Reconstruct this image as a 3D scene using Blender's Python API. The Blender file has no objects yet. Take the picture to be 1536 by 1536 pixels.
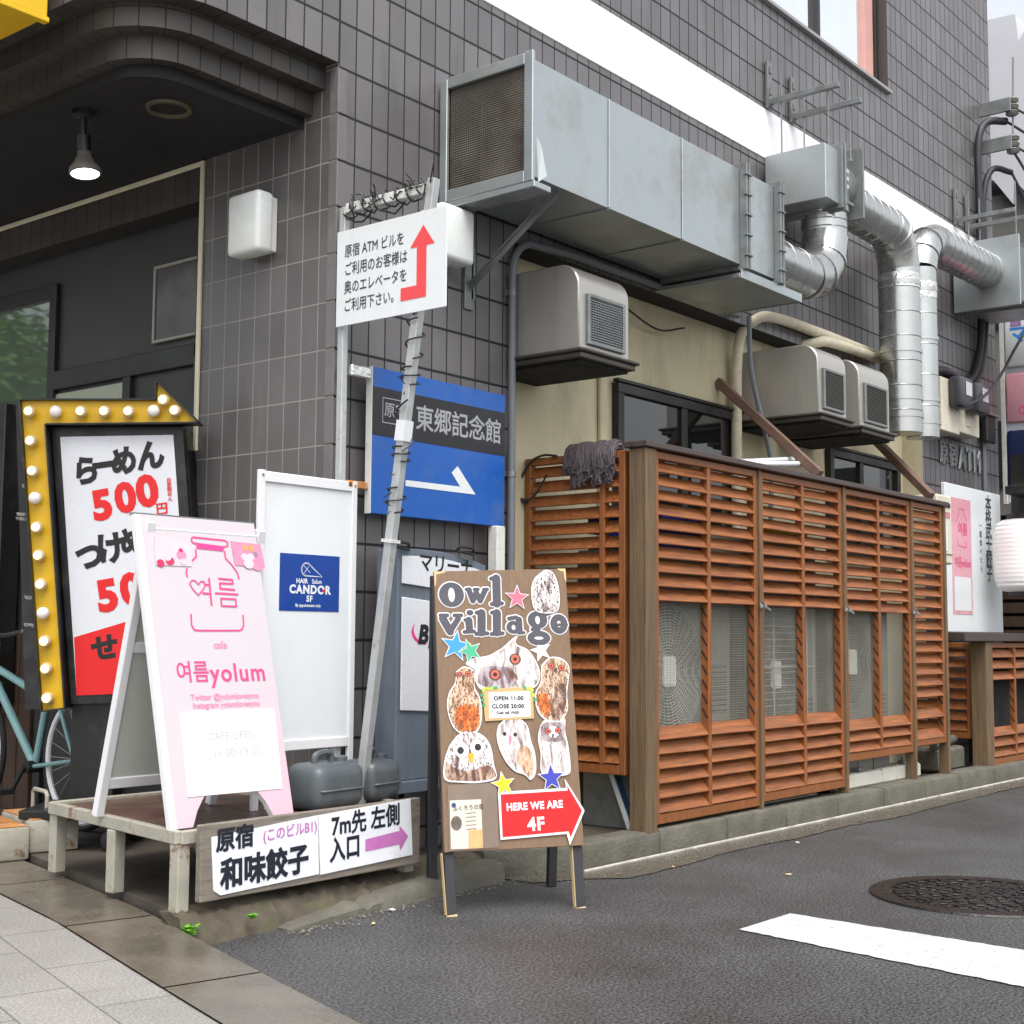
import bpy, bmesh, math, random
from mathutils import Matrix, Vector
random.seed(7)
V = Vector
sc = bpy.context.scene
col = sc.collection

# ---------------------------------------------------------------- camera, sky, sun, exposure
FPX = 2073.0
ax = V((1672, 197, FPX)).normalized()
ay = V((-2590, 170, FPX)); ay = (ay - ax * ax.dot(ay)).normalized()
az = ax.cross(ay)
RW = Matrix((ax, ay, az))                      # world = RW @ (right, down, forward)
CAM = V((-3.918, -4.098, 1.0))
cd = bpy.data.cameras.new('camera'); cam = bpy.data.objects.new('camera', cd); col.objects.link(cam)
cd.sensor_width = 36.0; cd.lens = FPX / 1536 * 36; cd.clip_end = 500; cd.clip_start = 0.05
r_, d_, f_ = RW.col[0], RW.col[1], RW.col[2]
cam.matrix_world = Matrix(((r_[0], -d_[0], -f_[0], CAM[0]), (r_[1], -d_[1], -f_[1], CAM[1]), (r_[2], -d_[2], -f_[2], CAM[2]), (0, 0, 0, 1)))
sc.camera = cam
w = bpy.data.worlds.new('World'); sc.world = w; w.use_nodes = True
nt = w.node_tree; bg = nt.nodes['Background']
sky = nt.nodes.new('ShaderNodeTexSky'); sky.sky_type = 'NISHITA'; sky.sun_disc = False
SUN_EL, SUN_AZ = math.radians(62), math.radians(218)
sky.sun_elevation = SUN_EL; sky.sun_rotation = SUN_AZ; sky.air_density = 1.0; sky.dust_density = 4.0; sky.ozone_density = 1.0
hs = nt.nodes.new('ShaderNodeHueSaturation'); hs.inputs['Saturation'].default_value = 0.22
nt.links.new(sky.outputs[0], hs.inputs['Color']); nt.links.new(hs.outputs[0], bg.inputs['Color'])
bg.inputs['Strength'].default_value = 0.15
sl = bpy.data.lights.new('sun', 'SUN'); so = bpy.data.objects.new('sun', sl); col.objects.link(so)
sl.energy = 0.9; sl.angle = math.radians(40); sl.color = (1, .97, .93)
sd = V((math.sin(SUN_AZ) * math.cos(SUN_EL), math.cos(SUN_AZ) * math.cos(SUN_EL), math.sin(SUN_EL)))
so.rotation_euler = sd.to_track_quat('Z', 'Y').to_euler(); so.location = (-5, -5, 20)
sc.view_settings.view_transform = 'Standard'; sc.view_settings.look = 'None'
sc.view_settings.exposure = 1.1; sc.view_settings.gamma = 1

# ---------------------------------------------------------------- measuring helpers: picture point -> point on a real plane
def ray(px, py): return RW @ V((px - 768, py - 768, FPX))
def OY(px, py, y): d = ray(px, py); return CAM + d * ((y - CAM.y) / d.y)
def OX(px, py, x): d = ray(px, py); return CAM + d * ((x - CAM.x) / d.x)
def OZ(px, py, z): d = ray(px, py); return CAM + d * ((z - CAM.z) / d.z)

class Face:
    """a flat face: origin, right, up; w is out of the face"""
    def __init__(s, o, right, up):
        s.o = V(o); s.r = V(right).normalized(); u = V(up); s.u = (u - s.r * s.r.dot(u)).normalized(); s.n = s.r.cross(s.u)
        s.M = Matrix(((s.r.x, s.u.x, s.n.x, s.o.x), (s.r.y, s.u.y, s.n.y, s.o.y), (s.r.z, s.u.z, s.n.z, s.o.z), (0, 0, 0, 1)))
    def p(s, px, py):
        d = ray(px, py); t = (s.o - CAM).dot(s.n) / d.dot(s.n); q = CAM + d * t - s.o
        return V((q.dot(s.r), q.dot(s.u)))
    def at(s, u, v, w=0, rot=0): return s.M @ Matrix.Translation((u, v, w)) @ Matrix.Rotation(rot, 4, 'Z')
    def P(s, u, v, w=0): return s.M @ V((u, v, w))

# ---------------------------------------------------------------- materials
def S(r, g, b):
    f = lambda c: (c / 255 / 12.92) if c / 255 <= .04045 else ((c / 255 + .055) / 1.055) ** 2.4
    return (f(r), f(g), f(b))
def clampc(c): return tuple(min(1, max(0, x)) for x in c) + (1,)
def mat(name, c, rough=.6, metal=0, var=.12, scale=6, bump=0, bscale=80, stretch=(1, 1, 1), spec=.5, rv=.12, dirt=None, emit=0, dscale=5, dpos=(.5, .68), alpha=1):
    m = bpy.data.materials.new(name); m.use_nodes = True
    n = m.node_tree.nodes; l = m.node_tree.links; b = n['Principled BSDF']
    b.inputs['Roughness'].default_value = rough; b.inputs['Metallic'].default_value = metal
    b.inputs['Specular IOR Level'].default_value = spec
    if emit:
        b.inputs['Base Color'].default_value = clampc(c); b.inputs['Emission Color'].default_value = clampc(c); b.inputs['Emission Strength'].default_value = emit; return m
    tc = n.new('ShaderNodeTexCoord'); mp = n.new('ShaderNodeMapping'); mp.inputs['Scale'].default_value = stretch
    l.new(tc.outputs['Object'], mp.inputs['Vector'])
    no = n.new('ShaderNodeTexNoise'); no.inputs['Scale'].default_value = scale; no.inputs['Detail'].default_value = 6; no.inputs['Roughness'].default_value = .62
    l.new(mp.outputs[0], no.inputs['Vector'])
    mx = n.new('ShaderNodeMix'); mx.data_type = 'RGBA'
    mx.inputs['A'].default_value = clampc([x * (1 - var) for x in c]); mx.inputs['B'].default_value = clampc([x * (1 + var) for x in c])
    mr = n.new('ShaderNodeMapRange'); mr.inputs['From Min'].default_value = .3; mr.inputs['From Max'].default_value = .7
    l.new(no.outputs['Fac'], mr.inputs['Value']); l.new(mr.outputs[0], mx.inputs['Factor'])
    out = mx.outputs['Result']
    if dirt:
        dn = n.new('ShaderNodeTexNoise'); dn.inputs['Scale'].default_value = dscale; dn.inputs['Detail'].default_value = 8; dn.inputs['Roughness'].default_value = .7
        l.new(mp.outputs[0], dn.inputs['Vector'])
        dr = n.new('ShaderNodeMapRange'); dr.inputs['From Min'].default_value = dpos[0]; dr.inputs['From Max'].default_value = dpos[1]; dr.inputs['To Max'].default_value = dirt[3] if len(dirt) > 3 else .8
        l.new(dn.outputs['Fac'], dr.inputs['Value'])
        m2 = n.new('ShaderNodeMix'); m2.data_type = 'RGBA'; l.new(dr.outputs[0], m2.inputs['Factor']); l.new(out, m2.inputs['A']); m2.inputs['B'].default_value = clampc(dirt[:3])
        out = m2.outputs['Result']
    l.new(out, b.inputs['Base Color'])
    if rv:
        r2 = n.new('ShaderNodeMapRange'); r2.inputs['From Min'].default_value = .3; r2.inputs['From Max'].default_value = .7
        r2.inputs['To Min'].default_value = max(.02, rough - rv); r2.inputs['To Max'].default_value = min(1, rough + rv)
        l.new(no.outputs['Fac'], r2.inputs['Value']); l.new(r2.outputs[0], b.inputs['Roughness'])
    if bump:
        bn = n.new('ShaderNodeTexNoise'); bn.inputs['Scale'].default_value = bscale; bn.inputs['Detail'].default_value = 4
        l.new(mp.outputs[0], bn.inputs['Vector'])
        bu = n.new('ShaderNodeBump'); bu.inputs['Strength'].default_value = bump; bu.inputs['Distance'].default_value = .01
        l.new(bn.outputs['Fac'], bu.inputs['Height']); l.new(bu.outputs[0], b.inputs['Normal'])
    return m

def tilemat(name, c, grout, bw, bh, mortar, rough=.35, tint=.12, offset=0, bump=.5, speck=0, stain=None, bed=0):
    m = bpy.data.materials.new(name); m.use_nodes = True
    n = m.node_tree.nodes; l = m.node_tree.links; b = n['Principled BSDF']
    uv = n.new('ShaderNodeUVMap'); uv.uv_map = 'UVMap'
    br = n.new('ShaderNodeTexBrick'); br.offset = offset; br.squash = 1; br.offset_frequency = 2
    br.inputs['Scale'].default_value = 1; br.inputs['Brick Width'].default_value = bw; br.inputs['Row Height'].default_value = bh
    br.inputs['Mortar Size'].default_value = mortar; br.inputs['Mortar Smooth'].default_value = .15
    br.inputs['Color1'].default_value = clampc([x * (1 - tint) for x in c]); br.inputs['Color2'].default_value = clampc([x * (1 + tint) for x in c]); br.inputs['Mortar'].default_value = clampc(grout)
    l.new(uv.outputs[0], br.inputs['Vector'])
    no = n.new('ShaderNodeTexNoise'); no.inputs['Scale'].default_value = 2.2; no.inputs['Detail'].default_value = 8; no.inputs['Roughness'].default_value = .65
    l.new(uv.outputs[0], no.inputs['Vector'])
    mr = n.new('ShaderNodeMapRange'); mr.inputs['From Min'].default_value = .3; mr.inputs['From Max'].default_value = .7; mr.inputs['To Min'].default_value = .86; mr.inputs['To Max'].default_value = 1.12
    l.new(no.outputs['Fac'], mr.inputs['Value'])
    mu = n.new('ShaderNodeMix'); mu.data_type = 'RGBA'; mu.blend_type = 'MULTIPLY'; mu.inputs['Factor'].default_value = 1
    l.new(br.outputs['Color'], mu.inputs['A']); l.new(mr.outputs[0], mu.inputs['B'])
    out = mu.outputs['Result']
    fine = n.new('ShaderNodeTexNoise'); fine.inputs['Scale'].default_value = 130 if speck else 90; fine.inputs['Detail'].default_value = 3
    l.new(uv.outputs[0], fine.inputs['Vector'])
    if speck:
        m3 = n.new('ShaderNodeMapRange'); m3.inputs['From Min'].default_value = .35; m3.inputs['From Max'].default_value = .65; m3.inputs['To Min'].default_value = 1 - speck; m3.inputs['To Max'].default_value = 1 + speck
        l.new(fine.outputs['Fac'], m3.inputs['Value'])
        m4 = n.new('ShaderNodeMix'); m4.data_type = 'RGBA'; m4.blend_type = 'MULTIPLY'; m4.inputs['Factor'].default_value = 1
        l.new(out, m4.inputs['A']); l.new(m3.outputs[0], m4.inputs['B']); out = m4.outputs['Result']
    if stain:
        sn = n.new('ShaderNodeTexNoise'); sn.inputs['Scale'].default_value = 1.6; sn.inputs['Detail'].default_value = 9; sn.inputs['Roughness'].default_value = .7
        mp = n.new('ShaderNodeMapping'); mp.inputs['Scale'].default_value = (3, .6, 1); l.new(uv.outputs[0], mp.inputs['Vector']); l.new(mp.outputs[0], sn.inputs['Vector'])
        s2 = n.new('ShaderNodeMapRange'); s2.inputs['From Min'].default_value = .56; s2.inputs['From Max'].default_value = .75; s2.inputs['To Max'].default_value = stain[3]; l.new(sn.outputs['Fac'], s2.inputs['Value'])
        s3 = n.new('ShaderNodeMix'); s3.data_type = 'RGBA'; l.new(s2.outputs[0], s3.inputs['Factor']); l.new(out, s3.inputs['A']); s3.inputs['B'].default_value = clampc(stain[:3]); out = s3.outputs['Result']
    if bed:
        b2 = n.new('ShaderNodeTexBrick'); b2.offset = 0; b2.inputs['Scale'].default_value = 1; b2.inputs['Brick Width'].default_value = 500; b2.inputs['Row Height'].default_value = bh; b2.inputs['Mortar Size'].default_value = bed; b2.inputs['Mortar Smooth'].default_value = .3
        l.new(uv.outputs[0], b2.inputs['Vector']); m9 = n.new('ShaderNodeMix'); m9.data_type = 'RGBA'; l.new(b2.outputs['Fac'], m9.inputs['Factor']); l.new(out, m9.inputs['A']); m9.inputs['B'].default_value = clampc([x * .8 for x in grout]); out = m9.outputs['Result']
    l.new(out, b.inputs['Base Color'])
    rr = n.new('ShaderNodeMapRange'); rr.inputs['To Min'].default_value = rough; rr.inputs['To Max'].default_value = .85
    l.new(br.outputs['Fac'], rr.inputs['Value']); l.new(rr.outputs[0], b.inputs['Roughness'])
    ad = n.new('ShaderNodeMath'); ad.operation = 'MULTIPLY_ADD'; ad.inputs[1].default_value = -1; l.new(br.outputs['Fac'], ad.inputs[0])
    f2 = n.new('ShaderNodeMath'); f2.operation = 'MULTIPLY'; f2.inputs[1].default_value = .6 if speck else .1; l.new(fine.outputs['Fac'], f2.inputs[0]); l.new(f2.outputs[0], ad.inputs[2])
    bu = n.new('ShaderNodeBump'); bu.inputs['Strength'].default_value = bump; bu.inputs['Distance'].default_value = .004
    l.new(ad.outputs[0], bu.inputs['Height']); l.new(bu.outputs[0], b.inputs['Normal'])
    return m

TILE = tilemat('dark_grout_tile', S(101, 98, 99), S(34, 33, 36), .1, .2, .0042, rough=.36, tint=.15, bump=.7, stain=(.045, .04, .036, .55), bed=.0075)
TILEL = tilemat('pale_grout_tile', S(89, 86, 86), S(138, 134, 128), .1, .2, .003, rough=.36, tint=.14, bump=.6, stain=(.2, .19, .175, .35))
TILED = tilemat('darkened_tile', S(62, 58, 54), S(36, 34, 32), .1, .2, .003, rough=.5, tint=.12, bump=.5)  # wall tile with recess shade in its colour; also on canopy and entrance
PAVER = tilemat('grey_pavers', S(136, 133, 129), S(98, 95, 92), .42, .21, .003, rough=.62, tint=.06, offset=.5, bump=.6, speck=.28, stain=(.12, .11, .10, .5))
WHITEPANEL = mat('white_band_panel', S(232, 230, 232), .25, var=.03, scale=1.5)
CREAM = mat('cream_render', S(196, 187, 156), .8, var=.07, scale=1.6, bump=.15, bscale=120, dirt=(.22, .19, .13, .5), dscale=1.3, stretch=(1.4, 1, .5))
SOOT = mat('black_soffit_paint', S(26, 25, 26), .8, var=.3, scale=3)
DARKMETAL = mat('dark_window_metal', S(44, 43, 42), .45, .3, var=.2)
DARKPANEL = mat('dark_grey_panel', S(52, 52, 52), .55, var=.15, scale=2)
GLASS = mat('dark_window_glass', S(22, 24, 24), .03, var=.1, spec=.9, rv=0)
def bright_glass():
    m = mat('sky_mirroring_glass', S(246, 249, 252), .04, metal=1, var=.02, rv=0); return m
SKYGLASS = bright_glass()
COATED = mat('coated_entrance_glass', S(120, 128, 122), .03, metal=.55, var=.03, rv=0)
BLACKP = mat('black_paint', S(15, 15, 15), .4, var=.25, dirt=(.05, .05, .05, .5))
CREAMPLAS = mat('cream_plastic_trim', S(205, 198, 172), .5, var=.08)
GALV = mat('galvanised_sheet', S(170, 177, 178), .40, .72, var=.09, scale=5, rv=.14, bump=.25, bscale=2.2, dirt=(.24, .21, .17, .5), dscale=2.5)
GALVD = mat('weathered_galvanised_steel', S(128, 132, 132), .5, .6, var=.15, scale=9, dirt=(.13, .12, .10, .6), dscale=7)
SPIRAL = mat('spiral_duct_zinc', S(180, 182, 180), .27, .9, var=.08, scale=10, rv=.1, dirt=(.3, .29, .27, .3), dscale=6)
STAIN_ = mat('brushed_stainless', S(176, 173, 166), .36, .6, var=.10, scale=3, stretch=(1, 1, .15), dirt=(.16, .14, .12, .45), dscale=3)
HOODD = mat('dark_hood_metal', S(88, 84, 78), .5, .6, var=.2)  # darker metal for the hood lips and the farther grille meshes
MESHW = mat('greasy_wire_mesh', S(128, 122, 112), .5, .5, var=.25, scale=4, dirt=(.10, .065, .035, .75), dscale=3)
DARKVOID = mat('dark_interior', S(22, 20, 18), .9, var=.2)
WOOD = mat('orange_stained_cedar', S(134, 79, 40), .48, var=.42, scale=3, stretch=(1.5, 14, 22), bump=.2, bscale=8, dirt=(.10, .05, .025, .6), dscale=2.2, dpos=(.5, .75))
WOODV = mat('orange_stained_cedar_frame', S(132, 78, 38), .46, var=.32, scale=3, stretch=(16, 16, 1.4), bump=.2, bscale=8, dirt=(.12, .06, .03, .5), dscale=2.2, dpos=(.52, .78))
POSTW = mat('weathered_brown_post', S(102, 82, 58), .75, var=.35, scale=3, stretch=(18, 18, 1.2), bump=.4, bscale=8, dirt=(.10, .085, .06, .7))
CAPW = mat('dark_brown_cap', S(66, 54, 50), .45, var=.2, scale=3, stretch=(1, 10, 10))
SLAT2 = mat('brown_wall_slats', S(74, 54, 42), .75, var=.3, scale=3, stretch=(14, 14, 1), bump=.3, bscale=6)
PLY = mat('printed_brown_board', S(118, 94, 72), .55, var=.16, scale=3, stretch=(30, 30, 1.2), bump=.1)
PLYE = mat('pale_ply_edge', S(205, 178, 130), .7, var=.15)
BLKLEG = mat('black_painted_leg', S(44, 44, 48), .6, var=.2, dirt=(.3, .24, .15, .5), dpos=(.66, .75), dscale=30)
WHT = mat('white_painted_frame', S(214, 214, 216), .45, var=.03, scale=3)
WHT2 = mat('white_sign_panel', S(212, 216, 218), .35, var=.03, scale=2, dirt=(.5, .48, .43, .35), dscale=3.5, dpos=(.5, .8), stretch=(1, 1, .5))
ACRY = mat('white_acrylic', S(206, 208, 213), .25, var=.02, scale=2)
POLEG = mat('galvanised_pole', S(176, 179, 179), .42, .35, var=.1, scale=14, dirt=(.2, .17, .13, .6), dscale=18, dpos=(.58, .7))
WHTP = mat('worn_white_paint', S(206, 206, 200), .5, var=.08, dirt=(.25, .2, .15, .7), dscale=22, dpos=(.58, .7))
LAMPW = mat('milky_lamp_plastic', S(220, 224, 222), .3, var=.03, dirt=(.5, .48, .4, .4), dscale=3)
STONE = mat('wet_brown_granite', S(96, 90, 80), .26, var=.3, scale=4, bump=.15, bscale=120, dirt=(.09, .07, .05, .8), dscale=3, rv=.15)
CONC = mat('old_concrete', S(94, 91, 81), .75, var=.25, scale=7, bump=.5, bscale=60, dirt=(.07, .07, .045, .8), dscale=3)
CONCW = mat('wet_gutter_concrete', S(84, 79, 70), .22, var=.25, scale=4, bump=.15, bscale=150, dirt=(.08, .07, .05, .6), dscale=3, rv=.18)
SLABM = mat('dirty_slab_concrete', S(76, 70, 62), .6, var=.3, scale=4, bump=.3, bscale=70, dirt=(.05, .042, .03, .8), dscale=2.5, rv=.2)
MOSSY = mat('mossy_broken_concrete', S(78, 70, 58), .85, var=.35, scale=10, bump=.8, bscale=25, dirt=(.07, .085, .03, .7), dscale=6)
WHITEBLK = mat('pale_concrete_block', S(190, 188, 176), .8, var=.12, scale=8, bump=.2, dirt=(.2, .2, .15, .6), dscale=4)
ROADW = mat('white_road_paint', S(190, 190, 189), .6, var=.10, scale=7, bump=.5, bscale=140, dirt=(.09, .09, .09, .8), dscale=38, dpos=(.60, .66))
IRON = mat('wet_cast_iron', S(44, 43, 43), .34, .6, var=.3, scale=14, rv=.2, bump=.3)
RED = mat('sign_red', S(208, 14, 18), .45, var=.03)
INK = mat('black_ink', S(14, 14, 16), .6, var=.05)
INKB = mat('blue_black_ink', S(18, 22, 38), .6, var=.1)
GREYINK = mat('grey_ink', S(48, 50, 56), .5, var=.05)
PINKINK = mat('pink_ink', S(214, 66, 122), .5, var=.03)
PALEPINK = mat('pale_pink_ink', S(232, 128, 164), .5, var=.03)
MAUVE = mat('mauve_ink', S(190, 112, 176), .5, var=.1, scale=20)
ARROWRED = mat('light_red_arrow', S(222, 70, 74), .5, var=.02)
BLUE = mat('sign_blue', S(12, 82, 164), .35, var=.05, dirt=(.12, .16, .22, .3), dscale=4)
CANBLUE = mat('poster_blue', S(12, 58, 138), .35, var=.03)
NAVY = mat('navy_sign_face', S(26, 38, 76), .3, var=.04)
PINKF = mat('pink_sign_face', S(208, 150, 162), .3, var=.03)
YELLOW = mat('yellow_sign_paint', S(206, 164, 6), .42, var=.06, dirt=(.35, .22, .02, .3), dscale=4)
YELLOWR = mat('rusty_yellow_paint', S(214, 172, 4), .5, var=.08, dirt=(.12, .03, .01, .9), dscale=5, dpos=(.62, .68))
RUSTW = mat('rusty_white_paint', S(158, 155, 142), .65, var=.16, scale=8, dirt=(.15, .07, .03, .9), dscale=8, dpos=(.54, .64), bump=.2)
RUSTY = mat('rust_orange_top', S(178, 118, 62), .7, var=.3, scale=10, dirt=(.5, .46, .36, .7), dscale=14, dpos=(.52, .6), bump=.3)
TANK = mat('grey_polythene', S(78, 84, 88), .42, var=.08, scale=8, bump=.08, bscale=40, dirt=(.16, .16, .15, .4))
GREYBOX = mat('faded_blue_grey_paint', S(92, 102, 114), .55, var=.15, scale=4, stretch=(3, 3, .8), dirt=(.10, .09, .08, .6), dscale=3.5)
CABLE = mat('black_rubber_cable', S(36, 36, 40), .5, var=.15)
GREYPIPE = mat('grey_conduit', S(104, 108, 114), .45, var=.08)
INSUL = mat('taped_pipe_insulation', S(196, 188, 166), .7, var=.12, scale=10, bump=.4, bscale=20, dirt=(.3, .25, .17, .6), dscale=6)
BEIGE = mat('beige_enamel', S(204, 198, 180), .4, var=.06, dirt=(.35, .3, .2, .4), dscale=4)
ACW = mat('dimmed_white_ac_enamel', S(122, 122, 112), .45, var=.08, scale=3, dirt=(.2, .19, .16, .6), dscale=3)  # white enamel darkened: the dimness behind the fence is in the colour
WIREW = mat('white_coated_wire', S(176, 176, 168), .4, var=.05)  # white wire lowered in colour too, for the dimness behind the fence
MOPM = mat('grey_mop_yarn', S(84, 77, 80), .95, var=.35, scale=40)
TEAL = mat('teal_bicycle_paint', S(120, 158, 160), .3, var=.05)
CHROME = mat('bright_steel', S(200, 200, 205), .2, .9, var=.05)
RUBBER = mat('black_rubber', S(24, 24, 26), .7, var=.2)
LEAF = mat('weed_leaf', S(96, 160, 40), .5, var=.3, scale=30)
TREEL = mat('tree_leaf', S(100, 146, 52), .5, var=.35, scale=3)
BARK = mat('tree_bark', S(80, 68, 56), .9, var=.3)
FOIL = mat('crumpled_foil', S(215, 215, 212), .22, .9, var=.1, scale=25, bump=1, bscale=30)
BULB_ON = mat('lit_bulb', (1.0, .66, .26), emit=1.3)
BULB_OFF = mat('unlit_bulb', S(226, 220, 214), .12, var=.05)
CORE = mat('bright_lamp_face', (1.0, .97, .9), emit=6)
SILL = mat('grey_stone_sill', S(150, 148, 150), .5, var=.06)
FARGREY = mat('pale_grey_cladding', S(196, 197, 202), .6, var=.04, scale=2)
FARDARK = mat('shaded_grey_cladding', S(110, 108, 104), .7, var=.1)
MARR = mat('brown_beam_timber', S(104, 80, 68), .6, var=.25, scale=4, stretch=(8, 2, 8))

def asphalt():
    m = bpy.data.materials.new('damp_asphalt'); m.use_nodes = True
    n = m.node_tree.nodes; l = m.node_tree.links; b = n['Principled BSDF']
    tc = n.new('ShaderNodeTexCoord')
    vo = n.new('ShaderNodeTexVoronoi'); vo.inputs['Scale'].default_value = 95; l.new(tc.outputs['Object'], vo.inputs['Vector'])
    no = n.new('ShaderNodeTexNoise'); no.inputs['Scale'].default_value = .9; no.inputs['Detail'].default_value = 9; no.inputs['Roughness'].default_value = .68; l.new(tc.outputs['Object'], no.inputs['Vector'])
    n2 = n.new('ShaderNodeTexNoise'); n2.inputs['Scale'].default_value = 105; n2.inputs['Detail'].default_value = 4; l.new(tc.outputs['Object'], n2.inputs['Vector'])
    cr = n.new('ShaderNodeValToRGB'); cr.color_ramp.elements[0].position = .38; cr.color_ramp.elements[0].color = (.016, .016, .0165, 1); cr.color_ramp.elements[1].position = .64; cr.color_ramp.elements[1].color = (.112, .112, .112, 1)
    l.new(n2.outputs['Fac'], cr.inputs['Fac'])
    mr = n.new('ShaderNodeMapRange'); mr.inputs['From Min'].default_value = .3; mr.inputs['From Max'].default_value = .7; mr.inputs['To Min'].default_value = .64; mr.inputs['To Max'].default_value = 1.2; l.new(no.outputs['Fac'], mr.inputs['Value'])
    mu = n.new('ShaderNodeMix'); mu.data_type = 'RGBA'; mu.blend_type = 'MULTIPLY'; mu.inputs['Factor'].default_value = 1; l.new(cr.outputs[0], mu.inputs['A']); l.new(mr.outputs[0], mu.inputs['B'])
    l.new(mu.outputs['Result'], b.inputs['Base Color'])
    r = n.new('ShaderNodeMapRange'); r.inputs['From Min'].default_value = .35; r.inputs['From Max'].default_value = .65; r.inputs['To Min'].default_value = .40; r.inputs['To Max'].default_value = .66; l.new(no.outputs['Fac'], r.inputs['Value']); l.new(r.outputs[0], b.inputs['Roughness'])
    bu = n.new('ShaderNodeBump'); bu.inputs['Strength'].default_value = .6; bu.inputs['Distance'].default_value = .005
    ad = n.new('ShaderNodeMath'); ad.operation = 'SUBTRACT'; l.new(n2.outputs['Fac'], ad.inputs[0]); l.new(vo.outputs['Distance'], ad.inputs[1]); l.new(ad.outputs[0], bu.inputs['Height'])
    l.new(bu.outputs[0], b.inputs['Normal'])
    return m
ASPH = asphalt()

def pinkboard():
    m = mat('white_to_pink_print', S(240, 238, 240), .4, var=.0)
    n = m.node_tree.nodes; l = m.node_tree.links; b = n['Principled BSDF']
    uv = n.new('ShaderNodeUVMap'); uv.uv_map = 'UVMap'; sp = n.new('ShaderNodeSeparateXYZ'); l.new(uv.outputs[0], sp.inputs[0])
    a = n.new('ShaderNodeMath'); a.operation = 'MULTIPLY_ADD'; a.inputs[1].default_value = -.75; l.new(sp.outputs['Y'], a.inputs[0])
    a2 = n.new('ShaderNodeMath'); a2.operation = 'MULTIPLY'; a2.inputs[1].default_value = .55; l.new(sp.outputs['X'], a2.inputs[0]); l.new(a2.outputs[0], a.inputs[2])
    cr = n.new('ShaderNodeValToRGB'); e = cr.color_ramp.elements; e[0].position = 0; e[0].color = clampc(S(190, 182, 187)); e[1].position = .42; e[1].color = clampc(S(212, 168, 183))
    a3 = n.new('ShaderNodeMath'); a3.operation = 'ADD'; a3.inputs[1].default_value = .13; l.new(a.outputs[0], a3.inputs[0]); l.new(a3.outputs[0], cr.inputs['Fac']); l.new(cr.outputs[0], b.inputs['Base Color'])
    return m
PINKBOARD = pinkboard()
def plumage(name, cols, scale=14):
    m = mat(name, (1, 1, 1), .5)
    n = m.node_tree.nodes; l = m.node_tree.links; b = n['Principled BSDF']
    uv = n.new('ShaderNodeUVMap'); uv.uv_map = 'UVMap'; mp = n.new('ShaderNodeMapping'); mp.inputs['Scale'].default_value = (3.2, 1, 1); l.new(uv.outputs[0], mp.inputs['Vector'])
    no = n.new('ShaderNodeTexNoise'); no.inputs['Scale'].default_value = scale; no.inputs['Detail'].default_value = 5; no.inputs['Distortion'].default_value = .6; l.new(mp.outputs[0], no.inputs['Vector'])
    cr = n.new('ShaderNodeValToRGB'); el = cr.color_ramp.elements
    el[0].position = cols[0][0]; el[0].color = clampc(S(*cols[0][1])); el[1].position = cols[-1][0]; el[1].color = clampc(S(*cols[-1][1]))
    for p, c in cols[1:-1]: q = el.new(p); q.color = clampc(S(*c))
    l.new(no.outputs['Fac'], cr.inputs['Fac']); l.new(cr.outputs[0], b.inputs['Base Color']); return m
PL_WHITE = plumage('white_flecked_plumage', [(.32, (92, 74, 70)), (.42, (178, 166, 162)), (.55, (214, 210, 210)), (.7, (190, 182, 180))])
PL_TAN = plumage('tan_streaked_plumage', [(.3, (96, 62, 44)), (.42, (166, 128, 98)), (.55, (206, 182, 158)), (.68, (186, 112, 58))])
PL_ORANGE = plumage('orange_plumage', [(.3, (150, 70, 20)), (.48, (192, 92, 22)), (.62, (214, 140, 74))])
PL_BROWN = plumage('brown_plumage', [(.3, (66, 44, 42)), (.46, (110, 76, 60)), (.6, (186, 160, 140))])
PL_GREY = plumage('grey_plumage', [(.3, (86, 70, 80)), (.45, (122, 102, 106)), (.62, (180, 168, 170))])

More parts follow.
